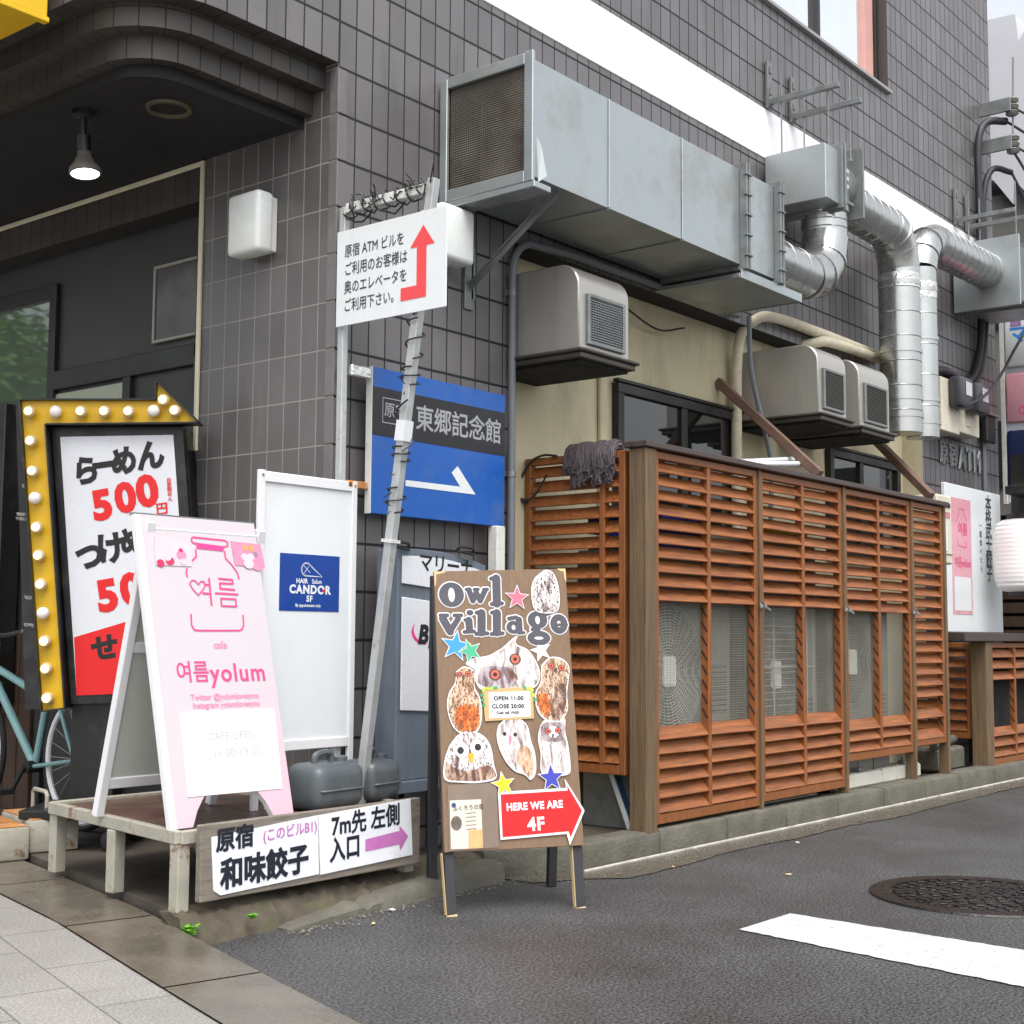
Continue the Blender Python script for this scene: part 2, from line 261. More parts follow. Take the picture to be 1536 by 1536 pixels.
# ---------------------------------------------------------------- mesh builder (all coordinates in metres, world space)
def I4(): return Matrix.Identity(4)
class B:
    def __init__(s): s.bm = bmesh.new(); s.uv = s.bm.loops.layers.uv.new('UVMap')
    def _f(s, vs):
        try: return s.bm.faces.new(vs)
        except ValueError: return None
    def box(s, x0, x1, y0, y1, z0, z1, b=0, M=None, seg=1):
        t = bmesh.new()
        vs = [t.verts.new((x, y, z)) for x in (x0, x1) for y in (y0, y1) for z in (z0, z1)]
        for f in ((0, 1, 3, 2), (4, 6, 7, 5), (0, 4, 5, 1), (2, 3, 7, 6), (0, 2, 6, 4), (1, 5, 7, 3)): t.faces.new([vs[i] for i in f])
        if b: bmesh.ops.bevel(t, geom=list(t.edges), offset=b, segments=seg, affect='EDGES', profile=.5)
        s.merge(t, M); return s
    def merge(s, t, M=None):
        if M is not None: t.transform(M)
        mp = {v: s.bm.verts.new(v.co) for v in t.verts}
        for f in t.faces: s._f([mp[v] for v in f.verts])
        t.free()
    def fbox(s, F, u0, u1, v0, v1, w0, w1, b=0): return s.box(u0, u1, v0, v1, w0, w1, b, F.M)
    def quad(s, pts, uvs=None):
        f = s._f([s.bm.verts.new(p) for p in pts])
        if uvs and f:
            for lp, q in zip(f.loops, uvs): lp[s.uv].uv = q
        return s
    def prism(s, pts, a0, a1, M=None, b=0):
        """2D outline (x, y) pushed from z=a0 to z=a1"""
        t = bmesh.new(); n = len(pts)
        lo = [t.verts.new((p[0], p[1], a0)) for p in pts]; hi = [t.verts.new((p[0], p[1], a1)) for p in pts]
        t.faces.new(lo[::-1]); t.faces.new(hi)
        for i in range(n): t.faces.new((lo[i], lo[(i + 1) % n], hi[(i + 1) % n], hi[i]))
        bmesh.ops.recalc_face_normals(t, faces=list(t.faces))
        if b: bmesh.ops.bevel(t, geom=list(t.edges), offset=b, segments=1, affect='EDGES')
        s.merge(t, M); return s
    def shape(s, pts, M, uvs=True):
        t = bmesh.new(); ul = t.loops.layers.uv.new('UVMap')
        vs = [t.verts.new((p[0], p[1], p[2] if len(p) > 2 else 0)) for p in pts]
        f = t.faces.new(vs); f.normal_update()
        if f.normal.z < 0: f.normal_flip(); f.normal_update()
        bmesh.ops.triangulate(t, faces=[f], ngon_method='EAR_CLIP')
        mp = {}
        for v in t.verts: mp[v] = (s.bm.verts.new(M @ v.co), (v.co.x, v.co.y))
        for f in t.faces:
            nf = s._f([mp[v][0] for v in f.verts])
            if nf:
                for lp, v in zip(nf.loops, f.verts): lp[s.uv].uv = mp[v][1]
        t.free(); return s
    def ring2(s, outer, inner, M):
        n = len(outer); a = [s.bm.verts.new(M @ V((p[0], p[1], 0))) for p in outer]; b = [s.bm.verts.new(M @ V((p[0], p[1], 0))) for p in inner]
        for i in range(n): s._f((a[i], a[(i + 1) % n], b[(i + 1) % n], b[i]))
        return s
    def stroke(s, pts, wd, M, closed=False, taper=None):
        """flat ribbon along 2D points"""
        P = [V((p[0], p[1])) for p in pts]; n = len(P); L, R = [], []
        for i in range(n):
            a = P[i - 1] if (i > 0 or closed) else None; c = P[(i + 1) % n] if (i < n - 1 or closed) else None
            d1 = (P[i] - a).normalized() if a is not None else (c - P[i]).normalized()
            d2 = (c - P[i]).normalized() if c is not None else d1
            t = (d1 + d2); t = t.normalized() if t.length > 1e-6 else d1
            nn = V((-t.y, t.x)); k = 1 / max(.45, nn.dot(V((-d1.y, d1.x))))
            h = wd / 2 * k * (taper[i] if taper else 1)
            L.append(s.bm.verts.new(M @ V((P[i].x + nn.x * h, P[i].y + nn.y * h, 0)))); R.append(s.bm.verts.new(M @ V((P[i].x - nn.x * h, P[i].y - nn.y * h, 0))))
        for i in range(n if closed else n - 1): j = (i + 1) % n; s._f((R[i], R[j], L[j], L[i]))
        return s
    def disc(s, r, M, n=20, rx=1): return s.shape([(r * rx * math.cos(2 * math.pi * i / n), r * math.sin(2 * math.pi * i / n)) for i in range(n)], M)
    def text(s, txt, h, M, bold=0, align='CENTER', sx=1, shear=0, zs=.03, space=1, line=1):
        c = bpy.data.curves.new('t', 'FONT'); c.body = txt; c.size = 1; c.bevel_depth = bold; c.bevel_resolution = 0; c.resolution_u = 3
        c.align_x = align; c.align_y = 'CENTER'; c.space_character = space; c.space_line = line; c.shear = shear
        if bold == 0: c.fill_mode = 'BOTH'
        ob = bpy.data.objects.new('t', c); col.objects.link(ob)
        me = ob.evaluated_get(bpy.context.evaluated_depsgraph_get()).to_mesh()
        T = M @ Matrix.Diagonal((h * sx, h, h * zs, 1))
        vs = [s.bm.verts.new(T @ v.co) for v in me.vertices]
        for p in me.polygons: s._f([vs[i] for i in p.vertices])
        bpy.data.objects.remove(ob); bpy.data.curves.remove(c); return s
    def tube(s, pts, r, n=10, closed=False, caps=True):
        P = [V(p) for p in pts]; m = len(P); rings = []
        rr = r if isinstance(r, (list, tuple)) else [r] * m
        up = None
        for i in range(m):
            if closed: t = (P[(i + 1) % m] - P[i - 1]).normalized()
            else: t = (P[min(i + 1, m - 1)] - P[max(i - 1, 0)]).normalized()
            if up is None: up = t.orthogonal().normalized()
            up = (up - t * t.dot(up)); up = up.normalized() if up.length > 1e-5 else t.orthogonal().normalized()
            bi = t.cross(up)
            rings.append([s.bm.verts.new(P[i] + (up * math.cos(2 * math.pi * k / n) + bi * math.sin(2 * math.pi * k / n)) * rr[i]) for k in range(n)])
        for i in range(m if closed else m - 1):
            a, b = rings[i], rings[(i + 1) % m]
            for k in range(n): s._f((a[k], a[(k + 1) % n], b[(k + 1) % n], b[k]))
        if caps and not closed: s._f(rings[0][::-1]); s._f(rings[-1])
        return s
    def cyl(s, a, b, r0, r1=None, n=16, caps=True): return s.tube([a, b], [r0, r0 if r1 is None else r1], n, caps=caps)
    def lathe(s, prof, M, n=24, a0=0, a1=2 * math.pi):
        full = abs(a1 - a0 - 2 * math.pi) < 1e-6; k = n if full else n + 1; rg = []
        for r, z in prof: rg.append([s.bm.verts.new(M @ V((r * math.cos(a0 + (a1 - a0) * i / n), r * math.sin(a0 + (a1 - a0) * i / n), z))) for i in range(k)])
        for a, b in zip(rg, rg[1:]):
            for i in range(n): j = (i + 1) % k; s._f((a[i], a[j], b[j], b[i]))
        return s
    def bar(s, a, b, w_, h_, up=(0, 0, 1), bev=0):
        a, b = V(a), V(b); t = (b - a); L = t.length; t.normalize(); u = V(up); sd_ = t.cross(u)
        if sd_.length < 1e-4: sd_ = t.cross(V((0, 1, 0)))
        sd_.normalize(); u = sd_.cross(t)
        M = Matrix(((t.x, sd_.x, u.x, a.x), (t.y, sd_.y, u.y, a.y), (t.z, sd_.z, u.z, a.z), (0, 0, 0, 1)))
        return s.box(0, L, -w_ / 2, w_ / 2, -h_ / 2, h_ / 2, bev, M)
    def out(s, name, m, parent=None, smooth=False, base=None, recalc=False, label=None, weld=True):
        bm = s.bm
        bmesh.ops.remove_doubles(bm, verts=list(bm.verts), dist=2e-6) if weld else None
        if recalc: bmesh.ops.recalc_face_normals(bm, faces=list(bm.faces))
        root = parent
        while root is not None and root.parent is not None: root = root.parent
        off = V(base) if base is not None else (root.location.copy() if root is not None else V((0, 0, 0)))
        bm.transform(Matrix.Translation(-off))
        me = bpy.data.meshes.new(name); bm.to_mesh(me); bm.free()
        me.materials.append(m)
        if smooth:
            me.shade_smooth(); me.set_sharp_from_angle(angle=math.radians(38))
        o = bpy.data.objects.new(name, me); col.objects.link(o)
        if parent is not None: o.parent = parent
        else: o.location = off
        if label: o['label'] = label
        return o
class TB:
    """lettering: every line becomes a part of its own"""
    def __init__(s): s.items = []
    def text(s, *a, **k): s.items.append((a, k)); return s
    def out(s, name, m, parent, **kk):
        for a, k in s.items: B().text(*a, **k).out(name, m, parent)
def tag(o, label, cat, group=None):
    o['label'] = label; o['category'] = cat
    if group: o['group'] = group
    return o
def thing(name, label, cat, loc, group=None):
    o = bpy.data.objects.new(name, None); col.objects.link(o); o.location = loc; o.empty_display_size = .1
    return tag(o, label, cat, group)
def struct(o): o['kind'] = 'structure'; return o
def copy_tree(o, parent=None, delta=None, label=None):
    c = o.copy(); col.objects.link(c)
    if parent is not None: c.parent = parent
    if delta is not None: c.location = o.location + V(delta)
    if label: c['label'] = label
    for ch in list(o.children): copy_tree(ch, c)
    return c
def arc(c, r, a0, a1, n, plane='xy'):
    P = []
    for i in range(n + 1):
        a = math.radians(a0 + (a1 - a0) * i / n); x, y = r * math.cos(a), r * math.sin(a)
        P.append(V(c) + (V((x, y, 0)) if plane == 'xy' else V((x, 0, y)) if plane == 'xz' else V((0, x, y))))
    return P
def smoothpath(pts, n=6):
    P = [V(p) for p in pts]; Q = [P[0] * 2 - P[1]] + P + [P[-1] * 2 - P[-2]]; R = []
    for i in range(1, len(Q) - 2):
        a, b, c, d = Q[i - 1:i + 3]
        for k in range(n):
            t = k / n; R.append(.5 * ((2 * b) + (c - a) * t + (2 * a - 5 * b + 4 * c - d) * t * t + (3 * b - a - 3 * c + d) * t ** 3))
    R.append(P[-1]); return R
# ---------------------------------------------------------------- ground
b = B(); b.quad([(-160, -160, 0), (160, -160, 0), (160, 160, 0), (-160, 160, 0)]); struct(b.out('road', ASPH))
sdir = V((.245, .97, 0)).normalized(); sperp = V((-sdir.y, sdir.x, 0))
def zt(t): return .004 + .062 * max(0, min(1, (t + 1.3) / 1.6)) ** 1.2      # dropped towards the road mouth
def strip_pt(t, o, dz=0):
    q = V((-1.045, -.44, 0)) + sdir * t + sperp * o; return V((q.x, q.y, zt(t) + dz))
# pavement of grey pavers, left of the granite strip
b = B(); ts = [-30, -1.3] + [-1.3 + .16 * i for i in range(1, 11)] + [30]
for t0_, t1_ in zip(ts, ts[1:]): b.quad([strip_pt(t0_, .30), strip_pt(t1_, .30), strip_pt(t1_, 12), strip_pt(t0_, 12)], [(t0_, 0), (t1_, 0), (t1_, 11.7), (t0_, 11.7)])
struct(b.out('pavement', PAVER))
b = B(); t = -30.0; rs = random.Random(2)
while t < 30:
    L = rs.uniform(.62, .95); j = rs.uniform(-.004, .004); n_ = 4 if -2 < t < 1 else 1
    for k in range(n_):
        a_, c_ = t + .005 * (k == 0) + L * k / n_, t + L * (k + 1) / n_ - .005 * (k == n_ - 1)
        P = [strip_pt(a_, .004 + j, .005), strip_pt(c_, .004 + j, .005), strip_pt(c_, .2985, .004), strip_pt(a_, .2985, .004)]
        b.quad([P[0], P[1], P[2], P[3]])
        b.quad([P[1], P[0], P[0] - V((0, 0, .1)), P[1] - V((0, 0, .1))])
    t += L
struct(b.out('granite_edging', STONE))
b = B()
for t0_, t1_ in zip(ts, ts[1:]): b.quad([strip_pt(t0_, .012, -.008), strip_pt(t1_, .012, -.008), strip_pt(t1_, .31, -.008), strip_pt(t0_, .31, -.008)])
struct(b.out('edging_bed', mat('dark_joint_sand', S(52, 47, 42), .9, var=.2)))
# slab under the building and its forecourt
KP = [(-1.03, -.43), (-.5, -.405), (.0, -.375), (.5, -.365), (.56, -.36), (.95, -.575), (1.8, -.585), (7, -.66), (30, -1.0)]
b = B(); off = [(x, y + .05) for x, y in KP]
b.prism([(-1.0, -.36)] + off[1:] + [(30, 14), (2.35, 14), tuple(strip_pt(1.78, -.03).xy)], -.05, .09); struct(b.out('sidewalk', SLABM))
# kerb blocks
b = B()
def kerbrun(p, q, h, seg, m=None):
    p, q = V((p[0], p[1], 0)), V((q[0], q[1], 0)); L = (q - p).length; d = (q - p).normalized(); nn = V((-d.y, d.x, 0)); s_ = 0
    while s_ < L - .02:
        e = min(L, s_ + seg)
        M = Matrix(((d.x, nn.x, 0, p.x + d.x * s_), (d.y, nn.y, 0, p.y + d.y * s_), (0, 0, 1, 0), (0, 0, 0, 1)))
        b.box(.003, e - s_ - .003, random.uniform(0, .006), .15, -.05, h + random.uniform(-.004, .004), .016, M, 2); s_ = e
kerbrun((.56, -.355), (.96, -.58), .115, .46)
kerbrun((.96, -.58), (7, -.66), .118, .6); kerbrun((7, -.66), (24, -.9), .118, .6)
struct(b.out('kerb', CONC, smooth=True))
# broken mossy edge of the forecourt, with a worn low lip
b = B(); n = 60
for k in range(2):
    top = []
for i in range(n):
    pass
def kx(s_): # along the front edge -1.04 .. .56
    return -1.04 + s_ * 1.6, -.445 + s_ * .075
rows = []
rnd = random.Random(3)
prof = [(-.045, -.03), (-.03, .022), (-.008, .05), (.012, .062), (.03, .085), (.07, .098), (.13, .099)]
for i in range(n + 1):
    x, y = kx(i / n); jit = rnd.uniform(-.012, .012)
    rows.append([b.bm.verts.new((x + rnd.uniform(-.006, .006), y + o + jit * (1 - abs(j - 3) / 4) + rnd.uniform(-.006, .006), z + (rnd.uniform(-.010, .008) if 0 < j < 6 else 0))) for j, (o, z) in enumerate(prof)])
for a, c in zip(rows, rows[1:]):
    for j in range(len(prof) - 1): b._f((a[j], c[j], c[j + 1], a[j + 1]))
b._f([v for v in rows[0]][::-1]); struct(b.out('forecourt_edge', MOSSY, smooth=True))
# low rounded concrete kerb lip in front of it
b = B(); rows = []; rk = random.Random(8)
for i in range(41):
    s_ = i / 40; x, y = -.66 + s_ * 1.22, -.447 + s_ * .050; hh = .008 + .075 * min(1, s_ * 1.25) ** .8
    dj = -.012 if i in (13, 27) else 0
    rows.append([b.bm.verts.new((x, y - .07 + o + rk.uniform(-.003, .003), z * hh + dj * (z > 0) - (.03 if z < 0 else 0))) for o, z in ((-.012, -.5), (-.004, .55), (.014, .92), (.04, 1), (.11, .98))])
for a, c in zip(rows, rows[1:]):
    for j in range(4): b._f((a[j], c[j], c[j + 1], a[j + 1]))
b._f(rows[-1]); b._f(rows[0][::-1]); struct(b.out('kerb_lip', CONC, smooth=True))
# gutter strip with a wet, ragged outer edge
b = B(); G = [(.60, -.43), (.95, -.60), (1.8, -.605), (7, -.68), (24, -.92)]; rg = random.Random(5); rows = []
for (x0, y0), (x1, y1) in zip(G, G[1:]):
    n_ = max(3, int((x1 - x0) / .09)) if x0 < 8 else 8
    for k in range(n_):
        f_ = k / n_; x, y = x0 + (x1 - x0) * f_, y0 + (y1 - y0) * f_; wv = .20 + .016 * math.sin(x * 2.1) + .012 * math.sin(x * 5.3 + 1) + rg.uniform(-.008, .008)
        if x < .95: wv *= .75
        rows.append((b.bm.verts.new((x, y + .03, .004)), b.bm.verts.new((x, y - wv, .004))))
for a, c in zip(rows, rows[1:]): b._f((a[1], c[1], c[0], a[0]))
struct(b.out('gutter', CONCW))
b = B()
for (x0, y0), (x1, y1) in zip(G[1:], G[2:]): b.bar((x0, y0 + .008, .005), (x1, y1 + .008, .005), .014, .014, bev=.003)
struct(b.out('gutter_joint', mat('pale_mortar_line', S(176, 172, 164), .6, var=.2, scale=20, dirt=(.15, .14, .12, .7), dscale=9)))
# white stop line
p0, p1, p2, p3 = [OZ(*p, .004) for p in ((1108, 1394), (1185, 1370), (1536, 1425), (1536, 1480))]
dl = (p3 - p0); du = (p2 - p1); lo, hi = [], []
for i in range(90):
    t = i / 89 * 2.2; j = random.uniform(-.004, .004)
    lo.append((p0.x + dl.x * t + random.uniform(-.005, .005), p0.y + dl.y * t, .004)); hi.append((p1.x + du.x * t + random.uniform(-.004, .004), p1.y + du.y * t, .004))
b = B()
for i in range(89): b.quad([lo[i], lo[i + 1], hi[i + 1], hi[i]])
struct(b.out('stop_line', ROADW))
# manhole cover
mc = V((1.53, -2.08, 0)); t = thing('manhole_cover', 'round wet cast iron manhole cover set into the asphalt beside the white line', 'manhole cover', mc)
b = B(); M = Matrix.Translation(mc); b.lathe([(.345, .002), (.345, .008), (.42, .008), (.425, .001)], M, 48); b.out('frame_ring', IRON, t)
b = B(); b.lathe([(0, .004), (.338, .004), (.338, -.01)], M, 48)
for rr in (.05, .095, .14, .185, .23, .275, .318):
    nn = max(5, int(rr * 105))
    for i in range(nn):
        a = 2 * math.pi * (i + random.uniform(.1, .4)) / nn
        MM = M @ Matrix.Rotation(a, 4, 'Z') @ Matrix.Translation((rr, 0, 0)) @ Matrix.Rotation(random.uniform(-.6, .6), 4, 'Z')
        b.box(-.013, .013, -.015, .015, .004, .009, .002, MM)
b.out('lid', IRON, t)

# ---------------------------------------------------------------- the tiled building
bld = thing('tiled_building', 'dark grey tiled corner building with white band and rounded canopy', 'building', (0, 0, 0))
def wallY(b, y, x0, x1, z0, z1, u0=0): b.quad([(x0, y, z0), (x1, y, z0), (x1, y, z1), (x0, y, z1)], [(x0, z0 - .18), (x1, z0 - .18), (x1, z1 - .18), (x0, z1 - .18)])
def wallX(b, x, y0, y1, z0, z1): b.quad([(x, y1, z0), (x, y0, z0), (x, y0, z1), (x, y1, z1)], [(-y1, z0 - .18), (-y0, z0 - .18), (-y0, z1 - .18), (-y1, z1 - .18)])
b = B(); XE = 7.8
for r in ((0, 1.18, -.1, 4.02), (1.18, 6.15, 2.9, 4.02), (6.15, XE, -.1, 4.02), (0, XE, 4.35, 5.08), (0, 2, 5.08, 8.5), (5.64, XE, 5.08, 8.5), (2, 5.64, 7.2, 8.5)): wallY(b, 0, *r)
wallX(b, XE, 12, 0, -.1, 8.5) if False else None
b.quad([(XE, 0, -.1), (XE, 12, -.1), (XE, 12, 8.5), (XE, 0, 8.5)], [(0, -.1), (12, -.1), (12, 8.4), (0, 8.4)])
b.out('side_wall', TILE, bld)
b = B(); wallX(b, 0, 0, .87, -.1, 3.398); b.out('front_wall', TILEL, bld)
# raised tile edges at the corner
b = B()
for k in range(17):
    z = .18 + .2 * k
    if z < 3.4: b.box(-.004, .05, -.004, .05, z - .197, z - .005, .003)
b.out('corner_tiles', mat('corner_tile_glaze', S(106, 101, 101), .35, var=.14, scale=4, dirt=(.05, .045, .04, .3)), bld)
# upper storey over the canopy: rounded plan
def plan(y0, E, r, n=9, yend=9): return [V((.0, y0, 0)), V((-(E - r), y0, 0))] + [V((-(E - r), y0 + r, 0)) + V((r * math.cos(a), r * math.sin(a), 0)) for a in [math.radians(-90 - 90 * i / n) for i in range(1, n + 1)]] + [V((-E, yend, 0))]
def plen(P):
    L = [0]
    for a, c in zip(P, P[1:]): L.append(L[-1] + (c - a).length)
    return L
def sweep(b, P, z0, z1):
    L = plen(P)
    for i in range(len(P) - 1):
        a, c = P[i], P[i + 1]
        b.quad([(a.x, a.y, z0), (a.x, a.y, z1), (c.x, c.y, z1), (c.x, c.y, z0)], [(-L[i], z0 - .18), (-L[i], z1 - .18), (-L[i + 1], z1 - .18), (-L[i + 1], z0 - .18)])
def ledge(b, P, Q, z):
    LP = plen(P)
    for i in range(len(P) - 1): b.quad([(P[i].x, P[i].y, z), (P[i + 1].x, P[i + 1].y, z), (Q[i + 1].x, Q[i + 1].y, z), (Q[i].x, Q[i].y, z)], [(-LP[i], 0.006), (-LP[i + 1], .006), (-LP[i + 1], .08), (-LP[i], .08)])
PA, PB, PC = plan(0, 1.03, .40), plan(.08, .95, .32), plan(.155, .875, .245)
b = B(); sweep(b, PA, 3.399, 4.02); sweep(b, PA, 4.35, 8.5); b.out('upper_wall', TILE, bld, smooth=True)
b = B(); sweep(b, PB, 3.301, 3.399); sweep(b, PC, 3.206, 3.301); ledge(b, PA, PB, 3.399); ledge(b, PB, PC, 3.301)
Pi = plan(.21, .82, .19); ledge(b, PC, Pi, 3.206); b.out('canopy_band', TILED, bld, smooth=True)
b = B(); sweep(b, Pi, 3.155, 3.206)
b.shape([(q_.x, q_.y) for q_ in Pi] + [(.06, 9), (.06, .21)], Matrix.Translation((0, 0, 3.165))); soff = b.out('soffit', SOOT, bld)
# white band
b = B(); xs = [-.63, .8, 2.8, 4.0, 5.2, 6.5, XE]
sweep(b, PA, 4.021, 4.349)
for a, c in zip([0, .93] + xs[2:], [.93] + xs[2:]): b.box(a + .004, c - .004, -.006, .05, 4.022, 4.348, .002)
b.out('white_band', WHITEPANEL, bld)
# cream recess
b = B(); yr = .16
b.quad([(1.18, yr, -.1), (6.15, yr, -.1), (6.15, yr, 2.9), (1.18, yr, 2.9)]); b.quad([(6.15, yr, -.1), (6.15, 0, -.1), (6.15, 0, 2.9), (6.15, yr, 2.9)])
b.quad([(1.18, 0, -.1), (1.18, yr, -.1), (1.18, yr, 2.9), (1.18, 0, 2.9)])
b.box(2.10, 2.16, yr - .03, yr - .004, .1, 2.72, .006)
b.out('cream_wall', CREAM, bld)
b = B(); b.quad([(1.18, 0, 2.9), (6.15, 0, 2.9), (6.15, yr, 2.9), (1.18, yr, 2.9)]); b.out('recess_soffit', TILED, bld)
# side-street windows in the recess
def sidewin(x0, x1, z0, z1, xm):
    b = B(); y0, y1 = yr - .05, yr - .003; f = .055
    b.box(x0, x1, y0, y1, z1 - f, z1, .003); b.box(x0, x0 + f, y0, y1, z0, z1 - f, .003); b.box(x1 - f, x1, y0, y1, z0, z1 - f, .003); b.box(x0 + f, x1 - f, y0, y1, z0, z0 + f, .003)
    b.box(xm - .03, xm + .03, y0 + .006, y1, z0 + f, z1 - f, .003); b.box(x0 - .02, x1 + .02, y0 - .012, y1 - .02, z1 + .001, z1 + .02, .003)
    wn = b.out('window', DARKMETAL, bld)
    for a, c in ((x0 + f, xm - .03), (xm + .03, x1 - f)):
        b = B(); b.box(a, c, y1 - .022, y1 - .012, z0 + f, z1 - f); b.out('pane', GLASS, wn)
sidewin(2.24, 3.58, 1.55, 2.385, 2.93); sidewin(4.82, 6.0, 1.55, 2.31, 5.33)
# bright upper window
b = B(); zb = 5.08
for pts in ([(5.64, 0, zb), (5.64, .14, zb), (5.64, .14, 7.2), (5.64, 0, 7.2)],): b.quad(pts)
b.quad([(2, 0, 7.2), (5.64, 0, 7.2), (5.64, .14, 7.2), (2, .14, 7.2)])
b.out('window_reveal', mat('dark_reveal_tile', S(70, 62, 60), .5, var=.15), bld)
b = B(); b.box(1.99, 5.655, -.03, .14, 5.055, 5.083, .004); b.out('window_sill', SILL, bld)
b = B(); f = .05
b.box(5.59, 5.638, .07, .13, 5.084, 7.2, .003); b.box(2.0, 5.59, .07, .13, 5.084, 5.115, .003); b.box(4.655, 4.69, .08, .13, 5.115, 7.2, .003); b.box(3.3, 3.34, .08, .13, 5.115, 7.2, .003)
wn = b.out('upper_window', DARKMETAL, bld)
for a, c in ((2.0, 3.3), (3.34, 4.655), (4.69, 5.44)):
    b = B(); b.quad([(a, .12, 5.115), (c, .12, 5.115), (c, .12, 7.2), (a, .12, 7.2)]); b.out('pane', SKYGLASS, wn)
b = B(); b.box(5.44, 5.59, .09, .125, 5.116, 7.2, .004); b.out('blind', mat('pink_window_blind', S(196, 150, 140), .7, var=.08), wn)
# entrance front
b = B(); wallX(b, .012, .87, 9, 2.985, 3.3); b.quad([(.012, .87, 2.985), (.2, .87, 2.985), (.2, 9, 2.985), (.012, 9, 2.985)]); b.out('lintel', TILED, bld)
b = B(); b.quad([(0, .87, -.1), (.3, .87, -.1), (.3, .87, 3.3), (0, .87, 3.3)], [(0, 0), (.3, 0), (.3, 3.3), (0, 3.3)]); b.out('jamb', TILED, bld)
xe = .12
b = B(); b.box(xe + .03, xe + .08, .872, 2.23, -.05, 2.984); b.box(xe + .03, xe + .08, 2.23, 9, 2.83, 2.984); b.box(xe + .03, xe + .08, 2.23, 9, -.05, 1.0); b.box(xe + .1, xe + .15, .872, 9, 2.9, 2.98); ent = b.out('entrance_front', DARKPANEL, bld)
b = B()
for y0, y1, z0, z1 in ((1.01, 1.07, -.05, 2.3), (2.22, 2.28, -.05, 2.83), (1.07, 2.22, 2.26, 2.36), (2.28, 9, 2.76, 2.83), (2.28, 9, 2.10, 2.17), (1.56, 1.62, -.05, 2.26), (3.9, 3.96, -.05, 2.76)): b.box(xe, xe + .029, y0, y1, z0, z1, .003)
b.out('door_frame', DARKMETAL, bld)
b = B(); b.box(xe + .004, xe + .028, 1.072, 1.40, 2.40, 2.415, .002); b.box(xe + .004, xe + .028, 1.072, 1.40, 2.765, 2.78, .002); b.box(xe + .004, xe + .028, 1.385, 1.40, 2.415, 2.765, .002)
sw = b.out('transom_window', mat('pale_aluminium_edge', S(150, 146, 138), .5, .4, var=.1), bld)
b = B(); b.box(xe + .012, xe + .027, 1.075, 1.385, 2.415, 2.765); b.out('pane', mat('brown_tinted_glass', S(48, 40, 36), .2, var=.1), sw)
for y0, y1, z0, z1 in ((2.28, 3.9, 2.17, 2.76), (3.96, 9, 2.17, 2.76), (2.28, 3.9, 1.0, 2.1), (3.96, 9, 1.0, 2.1)):
    b = B(); b.quad([(xe + .02, y1, z0), (xe + .02, y0, z0), (xe + .02, y0, z1), (xe + .02, y1, z1)]); b.out('window_pane', COATED, bld)
b = B(); b.quad([(xe + .02, 2.22, 1.9), (xe + .02, 1.62, 1.9), (xe + .02, 1.62, 2.24), (xe + .02, 2.22, 2.24)]); b.out('door_pane', mat('pale_green_glass', S(150, 156, 138), .2, var=.06), bld)
b = B()
for k in range(22):
    y = 2.32 + k * .12; b.box(xe + .0, xe + .028, y, y + .11, .09, 1.0, .004)
b.out('slat_panel', SLAT2, bld)
b = B(); b.box(.0, .11, 2.46, 2.8, .62, 2.2, .004); b.out('tiled_pillar', mat('black_pillar_glaze', S(40, 41, 40), .25, var=.2), bld)
# cream cable trunking round the opening
b = B(); b.box(-.016, -.001, .862, .885, 1.82, 3.16, .003); b.box(-.016, -.001, .885, 5, 3.138, 3.16, .003); tr = b.out('cable_trunking', CREAMPLAS, bld)
# recessed ring light in the soffit
b = B(); M = Matrix.Translation((-.5, .48, 3.163)); b.lathe([(.075, 0), (.078, -.012), (.092, -.012), (.096, 0)], M, 32); b.out('downlight_ring', mat('tarnished_ring', S(96, 88, 70), .5, .3, var=.1), bld, smooth=True)

# spot lamp hanging from the soffit
sp = V((-.69, .80, 3.163)); t = thing('spot_lamp', 'lit reflector spot lamp hanging from the black canopy ceiling', 'lamp', sp)
b = B(); b.lathe([(0, 0), (.045, 0), (.045, -.02), (.012, -.03)], Matrix.Translation(sp), 20); b.cyl(sp + V((0, 0, -.02)), sp + V((.004, 0, -.12)), .014, n=10); b.cyl(sp + V((.004, 0, -.10)), sp + V((.008, 0, -.17)), .028, n=14); b.out('lamp_stem', BLACKP, t, smooth=True)
M = Matrix.Translation(sp + V((.008, 0, -.16))) @ Matrix.Rotation(math.radians(172), 4, 'X')
b = B(); b.lathe([(.022, -.01), (.03, .03), (.045, .06), (.064, .085), (.066, .105), (.058, .108)], M, 28); b.out('reflector', mat('grey_lamp_shell', S(110, 108, 104), .5, .3, var=.1), t, smooth=True)
b = B(); b.lathe([(0, .100), (.057, .104)], M, 28); b.out('bulb', CORE, t)

# wall lamps
def walllamp(F, u0, u1, v0, v1, dp, label, loc):
    t = thing('wall_lamp', label, 'lamp', loc, 'milky box lamps on the tiled wall')
    b = B(); b.box(u0, u1, v0, v1, .03, dp, .022, F.M, 3); b.out('lamp_cover', LAMPW, t, smooth=True)
    b = B(); b.box(u0 + .015, u1 - .015, v0 + .015, v1 - .015, 0, .032, .004, F.M); b.out('base_plate', WHTP, t)
FX = Face((0, 0, 0), (0, -1, 0), (0, 0, 1)); FY = Face((0, 0, 0), (1, 0, 0), (0, 0, 1))
walllamp(FX, -.555, -.35, 2.63, 2.90, .125, 'square milky wall lamp on the front tiles left of the corner', (0, .45, 2.76))
walllamp(FY, .50, .72, 2.655, 2.905, .15, 'square milky wall lamp half hidden behind the white notice board', (.61, 0, 2.78))
